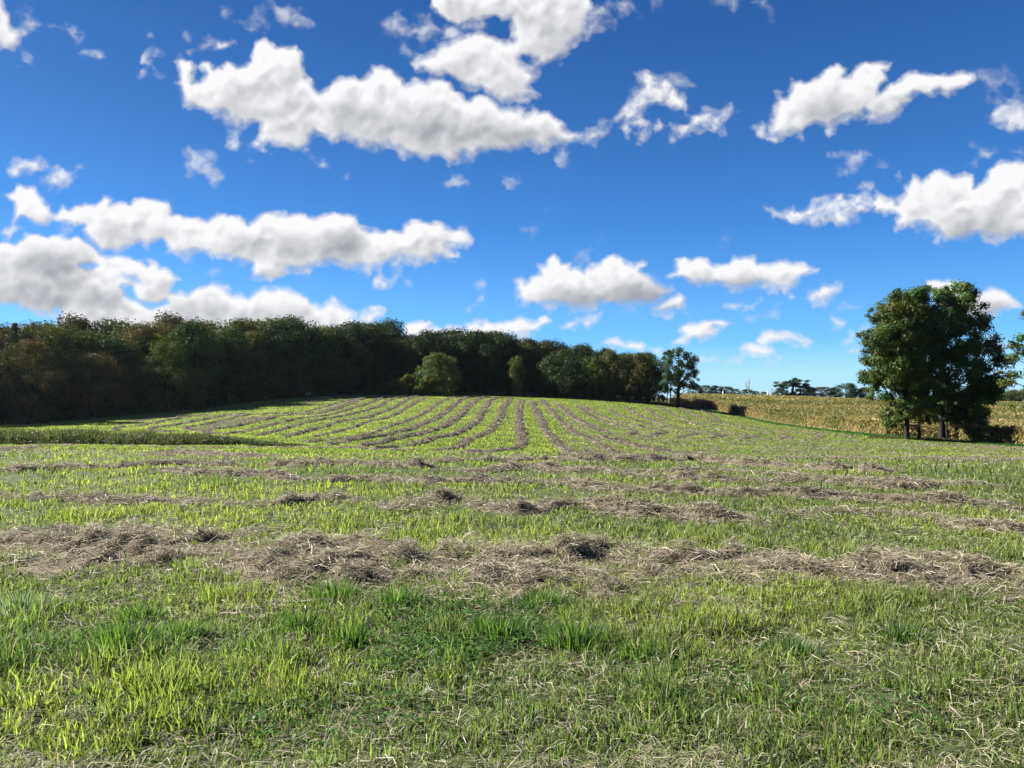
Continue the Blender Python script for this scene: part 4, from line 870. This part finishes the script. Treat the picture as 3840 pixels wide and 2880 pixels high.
def build_edge_trees():
    # trees that stand out in front of the wood; w is the width seen, over the crown radius of the mesh
    bush = broadleaf(12, 4.6, .0, 31, 90, 130, .22, cr=.12, shape=1.15)
    by_px(439, 352, 201, bush, 12, YELLOW, 'rounded bushy tree with sunlit yellowish top before the middle of the wood', 'bushy_tree', w=44/5.2)
    by_px(424, 372, 199, SHRUB[0], 4, GREEN, 'pale green shrub leaning on the left side of the rounded bushy tree', 'shrub', w=20/2.2, cat='shrub')
    sap = broadleaf(7, 2.2, .08, 32, 40, 110, .17, cr=.14)
    by_px(351, 369, 203, sap, 7, BLUE, 'small grey-green tree alone before the dark wood', 'small_tree', w=15/2.5)
    by_px(368.5, 379, 202, conifer(6, 1.5, 33), 6, GREEN, 'little pointed sapling right of the small grey-green tree', 'sapling', w=8/1.6)
    for i, (px, yt, w, lab) in enumerate([(386, 381, 20, 'low rounded bush, left of the three before the bushy tree'), (398, 378, 16, 'middle one of three low bushes before the bushy tree'), (410, 374, 22, 'tallest of three low bushes, next to the bushy tree')]):
        by_px(px, yt, 201, SHRUB[i % 2], 4, OLIVE if i else GREEN, lab, 'shrub', 'bushes at the foot of the wood', w/2.2, i*1.3, 'shrub')
    for i, (px, yt, Y, w, c, lab) in enumerate([(167, 340, 154, 34, YELLOW, 'tall light green tree sunlit on the edge of the wood, left of the dark part'),
        (197, 368, 155, 22, YELLOW, 'shorter sunlit tree right beside the tall light green one'), (93, 352, 142, 40, RUST, 'brownish tree with sunlit top near the left end of the wood'),
        (30, 338, 129, 40, RUST, 'rusty brown tree nearest the left border of the wood'), (290, 352, 186, 26, RUST, 'tree with orange-brown leaves where the wood turns dark'),
        (560, 352, 219, 30, DARK, 'dark broad tree with low crown in the right part of the wood'), (594, 356, 219, 26, GREEN, 'mid green front tree left of the ivy-hung one'),
        (610, 348, 217, 20, OLIVE, 'ivy-hung narrow tree with foliage down to the grass'), (517, 355, 219, 16, YELLOW, 'bright green little crown glowing among dark trees')]):
        by_px(px, yt, Y, VAR[[3, 5, 1, 3, 0, 1, 3, 5, 5][i]][0], 20, tuple(np.array(c)*(.95 if c is YELLOW else .9)), lab, 'edge_tree', 'trees standing out of the wood edge', w/(2*5.2)*2.1, i*.9)
    # the last trees at the right end of the wood
    by_px(640, 352, 216, broadleaf(15, 4.8, .02, 35, 85, 130, .2, shape=1.15), 15, tuple(np.array(OLIVE)*.7), 'olive tree second from the right end of the wood', 'edge_tree', w=40/5.3, rot=.4)
    by_px(628, 353, 219, VAR[1][0], 20, tuple(np.array(OLIVE)*.65), 'olive tree third from the right end of the wood', 'edge_tree', w=26/5.4, rot=2)
    by_px(659, 394, 211, SHRUB[1], 4, GREEN, 'round green bush under the trees at the right end of the wood', 'shrub', w=12/2.2, cat='shrub')
    rng = np.random.RandomState(36); H = 15.2; cl = []
    out = np.array([(-4.2, 3.6), (-5.0, 6), (-5.2, 9.5), (-4.6, 12.5), (-3, 14.6), (0, 15.2), (3, 14.4), (5, 12.4), (5.6, 9.5), (5.2, 6.6), (4.6, 4.4), (2, 4.2), (0, 3.4)])
    cl = outline_clumps(out, 112, 1.0, rng); V, Q, col = leaves(cl, 115, .19, rng, .4)
    tr = [(np.array([[0, 0, -.3], [.1, 0, 4], [.2, 0, 8], [.3, 0, 12]]), [.5, .38, .25, .08])]
    for q in rng.choice(len(cl), 36, replace=False): tr.append(limb((.15, 0, max(3.2, cl[q][2]-3.5*rng.rand()-1.2)), cl[q][:3], .14, .03, rng))
    tr.append((np.array([[-1.9, .3, -.3], [-1.8, .3, 3], [-1.6, .2, 6]]), [.16, .14, .08])); tr.append((np.array([[-2.7, .6, -.3], [-2.6, .5, 3], [-2.4, .4, 6]]), [.14, .12, .07]))
    TV, TQ = tubes(tr); X = (678-512)/FPX*211; b = float(land(X, 211)); s = (at(678, 346.5, 211)[1]-b)/15.2
    tree('end_tree', (mesh('crown', V, [Q], col, [M_LEAF]), mesh('trunk', TV, [TQ], None, [M_BARK], smooth=True)), X, 211, s, tuple(np.array(DARK)*1.1), 'tall dark airy tree ending the wood at the right, before the corn', 'tree')
def outline_clumps(out, n, r, rng, depth=.85, holes=()):
    """fill an outline (x,z) with clumps, as deep as the outline is wide"""
    out = np.asarray(out, float); lo, hi = out.min(0), out.max(0); cl = []; tries = 0
    q = np.roll(out, -1, 0)
    def inside(x, z):
        c = False
        for (ax, az_), (bx, bz) in zip(out, q):
            if (az_ > z) != (bz > z) and x < ax+(z-az_)*(bx-ax)/(bz-az_): c = not c
        return c
    def dist(x, z):
        e = q-out; t = np.clip(((x-out[:, 0])*e[:, 0]+(z-out[:, 1])*e[:, 1])/(e**2).sum(1), 0, 1); return np.sqrt(((out+e*t[:, None]-[x, z])**2).sum(1)).min()
    mx = (hi-lo).min()/2
    while len(cl) < n and tries < 60000:
        tries += 1; x, z = rng.uniform(lo, hi)
        if not inside(x, z): continue
        d = dist(x, z); rr = r*(.6+.7*rng.rand())
        if d < rr*.72: rr = max(.35*r, d*1.05); 
        if d < .3*r: continue
        dep = math.sqrt(max(0, 1-(1-min(d/mx, 1))**2))*mx*depth; y = (rng.rand()*2-1)
        y = math.copysign(abs(y)**.5, y)*dep
        if any((x-hx)**2/(hr*hr)+(z-hz)**2/(hr*hr) < 1 and rng.rand() < .8 for hx, hz, hr in holes): continue
        if len(cl) > 12 and min((x-c[0])**2+(y-c[1])**2+(z-c[2])**2 for c in cl) < (rr*.55)**2: continue
        cl.append((x, y, z, rr))
    return cl
build_edge_trees()
def build_big_trees():
    # group of three beside the corn, read off in metres: one unit of the outlines below is one step of the survey sketch
    Y0 = 117.0; k = .1157/FPX*Y0
    def sk(s, x0, zb=1490): return [((x-x0)*k, (zb-z)*k) for x, z in P2(s)]
    def place(px, Y): X = (px-512)/FPX*Y; return X
    rng = np.random.RandomState(41)
    # main dark tree, trunk at 1500
    o = sk("1620 100 1530 110 1440 180 1340 200 1230 190 1150 260 1080 360 1040 480 1060 620 1000 760 1020 900 1060 1000 1150 1080 1320 1150 1400 1300 1480 1360 1640 1350 1700 1400 1830 1370 1800 1260 1880 1280 1880 1170 1990 1080 2050 930 2030 800 1950 750 1920 640 1900 560 1830 520 1830 350 1790 230 1700 150", 1500)
    holes = [((1560-1500)*k, (1490-820)*k, 1.1), ((1850-1500)*k, (1490-900)*k, 1.0), ((1400-1500)*k, (1490-840)*k, .9), ((1500-1500)*k, (1490-520)*k, .8), ((1330-1500)*k, (1490-1000)*k, .9)]
    cl = outline_clumps(o, 430, 1.25, rng, .85)
    cl += [(*c[:3], c[3]) for c in outline_clumps(sk("1330 1100 1520 1060 1750 1060 1850 1200 1790 1330 1640 1330 1540 1250 1400 1240", 1500), 44, .9, rng)]
    V, Q, col = leaves(cl, 225, .165, rng, .25, .8, .45, vary=.34)
    tr = [(np.array([[0, 0, -.4], [-.05, 0, 2], [0, 0, 5], [.1, 0, 9], [.25, 0, 14], [.4, 0, 19]]), [.62, .46, .40, .33, .22, .06])]
    for i in rng.choice(len(cl), 90, replace=False):
        c = cl[i]; z0 = np.clip(c[2]-abs(c[0])*.75-1-2*rng.rand(), 3.6, 17); tr.append(limb((.1*z0/9, 0, z0), c[:3], .17*(1-z0/24), .025, rng, 6, .05))
    tr.append((np.array([[1.0, .5, -.4], [.95, .4, 3], [.8, .2, 6]]), [.16, .13, .06]))
    TV, TQ = tubes(tr, 7); X = place(768+.1157*1500, Y0)
    tree('oak_tree', (mesh('crown', V, [Q], col, [M_LEAF]), mesh('trunk', TV, [TQ], None, [M_BARK], smooth=True)), X, Y0, 1, tuple(np.array(DARK)*1.6), 'largest tree beside the corn, dark, with the thickest trunk', 'tree')
    # left tree with the lighter crown, trunk at 1195
    o = sk("1200 190 1100 200 1000 280 930 330 850 400 880 480 850 540 790 570 740 700 790 760 780 830 860 870 790 940 800 1000 880 1060 870 1180 930 1200 1000 1200 1150 1150 1280 1100 1330 900 1330 700 1330 450 1360 180", 1195)
    cl = outline_clumps(o, 215, 1.2, rng, .75)
    cl = [(c[0], c[1]-1.0, c[2], c[3], (1.0, 1.0, 1) if (c[2] > 12 or c[0] < -4.6) else (1.5, 1.25, .9)) for c in cl]
    V, Q, col = leaves(cl, 225, .16, rng, .3, .8, .45, vary=.3)
    tr = [(np.array([[0, 0, -.4], [.05, 0, 2.5], [-.1, 0, 6], [-.3, 0, 11], [-.4, 0, 15]]), [.42, .33, .28, .2, .06])]
    for i in rng.choice(len(cl), 60, replace=False):
        c = cl[i]; z0 = np.clip(c[2]-abs(c[0])*.7-1-2*rng.rand(), 3, 14); tr.append(limb((-.02*z0, 0, z0), c[:3], .13*(1-z0/22), .022, rng, 6, .05))
    TV, TQ = tubes(tr, 7); Y1 = Y0-2.2; X = place(768+.1157*1195, Y1)
    tree('maple_tree', (mesh('crown', V, [Q], col, [M_LEAF]), mesh('trunk', TV, [TQ], None, [M_BARK], smooth=True)), X, Y1, 1, tuple(np.array(GREEN)*1.0), 'left tree of the group beside the corn, lighter yellow-green crown', 'tree')
    # the small one between them, yellowish, hanging low
    o = sk("1090 1110 1200 1090 1320 1080 1430 1160 1460 1260 1450 1380 1390 1400 1330 1340 1240 1340 1200 1320 1130 1400 1010 1370 1000 1260 1040 1160", 1300)
    cl = outline_clumps(o, 64, .9, rng, .9); V, Q, col = leaves(cl, 210, .13, rng, .3, .8, .4, vary=.3)
    tr = [(np.array([[0, 0, -.4], [.05, 0, 2], [-.1, 0, 4.5], [-.35, 0, 7.5]]), [.24, .19, .14, .05])]
    for i in rng.choice(len(cl), 22, replace=False): c = cl[i]; z0 = np.clip(c[2]-1-rng.rand(), 1.8, 5); tr.append(limb((0, 0, z0), c[:3], .07, .015, rng))
    TV, TQ = tubes(tr, 6); Y2 = Y0-4.0; X = place(768+.1157*1300, Y2)
    tree('understory_tree', (mesh('crown', V, [Q], col, [M_LEAF]), mesh('trunk', TV, [TQ], None, [M_BARK], smooth=True)), X, Y2, 1, tuple(np.array(YELLOW)*1.05), 'small yellowish tree with slim trunk between the two big ones', 'tree')
    # tree mostly outside the frame at the right
    o = [(-5.0, 4), (-6.8, 5.0), (-6.0, 6.4), (-7.4, 7.6), (-8.2, 9.2), (-6.2, 10.4), (-5.6, 12), (-6.6, 13.4), (-5, 14.6), (-4.6, 17), (-2, 19.5), (2, 20), (5.5, 17), (7, 12), (6.5, 6), (3, 3.5), (-2, 3.2)]
    cl = outline_clumps(o, 130, 1.15, rng); cl += [(-7.3, 0, 12.9, .42), (-6.9, .1, 12.6, .5), (-8.6, 0, 9.3, .5), (-8.0, .2, 8.1, .5), (-7.2, .1, 5.2, .5)]
    V, Q, col = leaves(cl, 190, .15, rng, .25, .6, .3, vary=.3)
    tr = [(np.array([[0, 0, -.4], [0, 0, 6], [0, 0, 12], [0, 0, 18]]), [.5, .36, .2, .05])]
    for c in cl[::3]: z0 = np.clip(c[2]-2, 2.5, 15); tr.append(limb((0, 0, z0), c[:3], .12, .02, rng))
    TV, TQ = tubes(tr); Y3 = 92.; X = place(1072, Y3)
    tree('roadside_tree', (mesh('crown', V, [Q], col, [M_LEAF]), mesh('trunk', TV, [TQ], None, [M_BARK], smooth=True)), X, Y3, 1, tuple(np.array(GREEN)*1.0), 'tree reaching in from the right edge of the picture', 'tree')
    # weeds and dry stems round the three trunks
    n = 5000; u = rng.uniform(868, 1010, n); y = Y0+1-rng.rand(n)*5; x = (u-512)/FPX*y
    V, Q, T, cc = blades(np.c_[x, y, land(x, y)], .2+.7*rng.rand(n)*fbm(x*.5, y*.5, 3, 83), np.full(n, .05), rng.rand(n)*.5, rng.rand(n)*6.28, rng.normal(size=n)*.6, np.array([[.08, .12, .04], [.2, .15, .08]])[rng.randint(0, 2, n)]*(.6+.7*rng.rand(n))[:, None], rng)
    tag(link('trunk_foot_weeds', mesh('trunk_foot_weeds', V, [Q, T], cc, [M_GRASS])), 'rough weeds round the trunks of the three trees', 'weeds', kind='stuff')
build_big_trees()
def build_far():
    rng = np.random.RandomState(88)
    low = [VAR[1][0], VAR[3][0], VAR[0][0]]
    B = BLUE
    for i, (px, yt, w, c, lab) in enumerate([(695.6, 384.6, 11, DARK, 'first small dark tree on the far crest, right of the wood'), (706, 384.8, 11, OLIVE, 'pale olive tree on the far crest'),
        (716.5, 385.2, 13, DARK, 'dark round tree on the far crest, left of a pair'), (726, 386, 12, DARK, 'dark round tree on the far crest, right of a pair'), (735, 388.5, 9, GREEN, 'small bush right of the dark pair on the crest'),
        (747, 389, 12, DARK, 'low dome bush under the dead tree'), (756, 390.5, 6, DARK, 'small bush right of the dead tree'), (764, 391.5, 7, DARK, 'tiny bush in the gap of the far crest'), (775, 391.5, 7, OLIVE, 'tiny olive bush left of the broad far tree'),
        (809.5, 386, 11, DARK, 'dark tree right of the broad far tree'), (821, 386.5, 20, OLIVE, 'wide olive dome on the far crest'), (834, 387, 12, DARK, 'narrow dark tree beside the wide olive dome'),
        (846, 382.5, 17, DARK, 'tallest dark tree of the far crest, near the big trees'), (856, 388, 14, DARK, 'low dark tree right of the tallest on the crest'), (866, 387, 14, OLIVE, 'last far crest tree before the big trees hide it'), (783, 389, 8, OLIVE, 'bush at the foot of the broad far tree')]):
        Y = 366+rng.rand()*8; by_px(px, yt, Y, low[i % 3], 20, tuple(np.array(c)*.95), lab, 'far_tree', 'trees on the crest behind the corn', w/5.0, rng.rand()*6)
    # broad flat-topped tree
    cl = []; r2 = np.random.RandomState(5)
    for (x, z, w) in [(-2.6, 6.2, 1.9), (-3.4, 7.6, 1.5), (-1.6, 8.6, 1.7), (1.0, 9.6, 1.6), (2.6, 8.2, 1.7), (4.2, 6.6, 1.6), (1.2, 6.8, 1.5), (3.2, 4.8, 1.6), (-4.4, 5.0, 1.2), (5.2, 4.8, 1.0), (0, 3.0, 1.6), (2.4, 2.4, 1.7), (-1.8, 2.6, 1.4), (.2, 8.4, 1.5)]:
        for q in range(5): cl.append((x*.9+r2.normal()*.7, r2.normal()*1.6, z+r2.normal()*.6, w*.6))
    V, Q, col = leaves(cl, 60, .3, r2, .3, .75)
    TV, TQ = tubes([(np.array([[0, 0, -.5], [.2, 0, 4], [.4, 0, 8.5]]), [.45, .3, .1])]+[limb((.2, 0, 2+.5*rng.rand()), c[:3], .18, .04, rng) for c in cl[::4]])
    X = (792-512)/FPX*368; b = float(land(X, 368)); s = (at(792, 379.2, 368)[1]-b)/10.2
    tree('broad_far_tree', (mesh('crown', V, [Q], col, [M_LEAF]), mesh('trunk', TV, [TQ], None, [M_BARK], smooth=True)), X, 368, s, tuple(np.array(BLUE)*.9), 'broad layered tree standing highest on the far crest', 'tree', 'trees on the crest behind the corn', 0, (12.0/5.4/s*.80, 1))
    # bare dead tree and a bare branch
    def bare(px, ytop, Y, lab, seed, sp=.22):
        r3 = np.random.RandomState(seed); X = (px-512)/FPX*Y; b = float(land(X, Y)); H = at(px, ytop, Y)[1]-b
        tr = [(np.array([[0, 0, -.3], [.1, 0, H*.4], [0, 0, H*.75], [.2, 0, H]]), [.26, .2, .12, .04])]
        for q in range(14):
            z0 = H*(.3+.6*r3.rand()); a = r3.rand()*6.28; L = H*sp*(1.1-z0/H)*1.6
            tr.append((np.array([[0, 0, z0], [math.cos(a)*L*.45, math.sin(a)*L*.45, z0+L*.7], [math.cos(a)*L*.6, math.sin(a)*L*.6, z0+L*1.5]]), [.09, .06, .03]))
        TV, TQ = tubes(tr, 5); tag(link('dead_tree', mesh('dead_tree', TV, [TQ], None, [M_DEAD], smooth=True), loc=(X, Y, b)), lab, 'dead tree')
    bare(749, 376.5, 362, 'tall bare grey dead tree on the far crest', 3); bare(772, 388.3, 362, 'short leaning bare snag on the far crest', 4, .3)
    # wooded rise seen beyond the right end
    n = 0
    for row, (Y, f) in enumerate([(420, 0), (436, 1)]):
        px = 958.
        while px < 1330:
            yt = np.interp(px, [958, 985, 1000, 1024, 1100, 1330], [392, 391, 392, 388.5, 386, 384])+rng.rand()*1.6-f; k = rng.randint(3)
            c = [DARK, OLIVE, GREEN][k]; n += 1
            by_px(px, yt, Y+rng.rand()*5, low[rng.randint(3)], 20, tuple(np.array(c)*1.05), ('%s tree of the far wooded rise at the right, %s line' % (['dark', 'olive', 'green'][k], ['front', 'rear'][row])), 'distant_tree', 'trees of the far wooded rise', 13/5, rng.rand()*6)
            px += 9+5*rng.rand()
    # white posts at the crest
    for px, lab in [(723, 'small white post at the crest below the dark pair of trees'), (767.5, 'small white post at the crest right of the dead tree')]:
        X = (px-512)/FPX*356; a = .16; h = at(px, 391, 356)[1]-float(land(X, 356))
        V = [(sx*a*f, sy*a*f, z) for z, f in [(-.2, 1), (h-.3, 1), (h-.1, .75), (h, .3)] for sx, sy in [(-1, -1), (1, -1), (1, 1), (-1, 1)]]
        Q = [[i*4+j, i*4+(j+1) % 4, i*4+4+(j+1) % 4, i*4+4+j] for i in range(3) for j in range(4)]+[[12, 13, 14, 15]]
        tag(link('white_post', mesh('white_post', V, [np.array(Q)], None, [M_WHITE]), loc=(X, 356, float(land(X, 356)))), lab, 'post')
def plain(name, c, r=.8):
    m, N, K = mat(name); b = N.new('ShaderNodeBsdfPrincipled'); b.inputs['Roughness'].default_value = r
    n = N.new('ShaderNodeTexNoise'); n.inputs['Scale'].default_value = 6; x = N.new('ShaderNodeMix'); x.data_type = 'RGBA'
    x.inputs[6].default_value = (*[v*.8 for v in c], 1); x.inputs[7].default_value = (*c, 1); K.new(n.outputs[0], x.inputs[0]); K.new(x.outputs[2], b.inputs[0])
    o = N.new('ShaderNodeOutputMaterial'); K.new(b.outputs[0], o.inputs[0]); return m
M_DEAD = plain('dead_wood', (.22, .19, .17)); M_WHITE = plain('white_paint', (.8, .8, .78), .5); M_BIRD = plain('feathers', (.05, .045, .045), .7)
build_far()
def build_birds():
    for px, py, Y, span, rot, lab in [(387.4, 314, 250, 1.75, .15, 'dark soaring bird with raised wings above the wood'), (432.8, 205, 520, 1.5, .9, 'tiny dark bird high in the blue above the clouds')]:
        X, Z = at(px, py, Y); h = span/2
        body = [(0, -.34, 0, .02), (0, -.26, .02, .05), (0, -.1, .03, .085), (0, .1, .02, .08), (0, .26, 0, .04), (0, .42, -.01, .015)]
        V = []; Q = []
        for x, y, z, r in body:
            for a in range(6): V.append((x+r*math.cos(a*1.047), y, z+r*math.sin(a*1.047)))
        for i in range(5):
            for j in range(6): Q.append((i*6+j, i*6+(j+1) % 6, i*6+6+(j+1) % 6, i*6+6+j))
        for s in (-1, 1):                                  # each wing: inner, wrist, tip; with a thickness
            b = len(V)
            for (x, y0, y1, z) in [(.05, -.14, .16, .04), (.4*h, -.2, .16, .16*h), (.75*h, -.13, .16, .17*h), (h, .02, .2, .12*h)]:
                V += [(s*x, y0, z), (s*x, (y0+y1)/2, z+.03), (s*x, y1, z), (s*x, (y0+y1)/2, z-.015)]
            for i in range(3):
                for j in range(4): Q.append((b+i*4+j, b+i*4+(j+1) % 4, b+i*4+4+(j+1) % 4, b+i*4+4+j))
            Q.append((b+12, b+13, b+14, b+15))
        b = len(V); V += [(-.02, .36, 0), (.02, .36, 0), (.12, .58, .0), (-.12, .58, 0), (-.02, .36, .02), (.02, .36, .02), (.12, .58, .02), (-.12, .58, .02)]
        Q += [(b, b+1, b+2, b+3), (b+4, b+5, b+6, b+7), (b, b+1, b+5, b+4), (b+1, b+2, b+6, b+5), (b+2, b+3, b+7, b+6), (b+3, b, b+4, b+7)]
        o = link('soaring_bird', mesh('soaring_bird', V, [np.array(Q)], None, [M_BIRD], smooth=True), loc=(X, Y, Z)); o.rotation_euler = (.1, .12, rot)
        tag(o, lab, 'bird', 'birds over the wood')
build_birds()

# ---------------------------------------------------------------- the air
def build_haze():
    V = np.array([(x, y, z) for z in (-14, 48) for x, y in ((-620, -60), (620, -60), (620, 760), (-620, 760))], float)
    V[:4, 2] = -14
    Q = np.array([(0, 3, 2, 1), (4, 5, 6, 7), (0, 1, 5, 4), (1, 2, 6, 5), (2, 3, 7, 6), (3, 0, 4, 7)])
    m, N, K = mat('air'); v = N.new('ShaderNodeVolumePrincipled'); v.inputs['Color'].default_value = (.75, .86, 1, 1); v.inputs['Density'].default_value = HAZE; v.inputs['Anisotropy'].default_value = .6
    o = N.new('ShaderNodeOutputMaterial'); K.new(v.outputs[0], o.inputs['Volume'])
    tag(link('haze', mesh('haze', V, [Q], None, [m])), kind='stuff')
HAZE = .00003
build_haze()
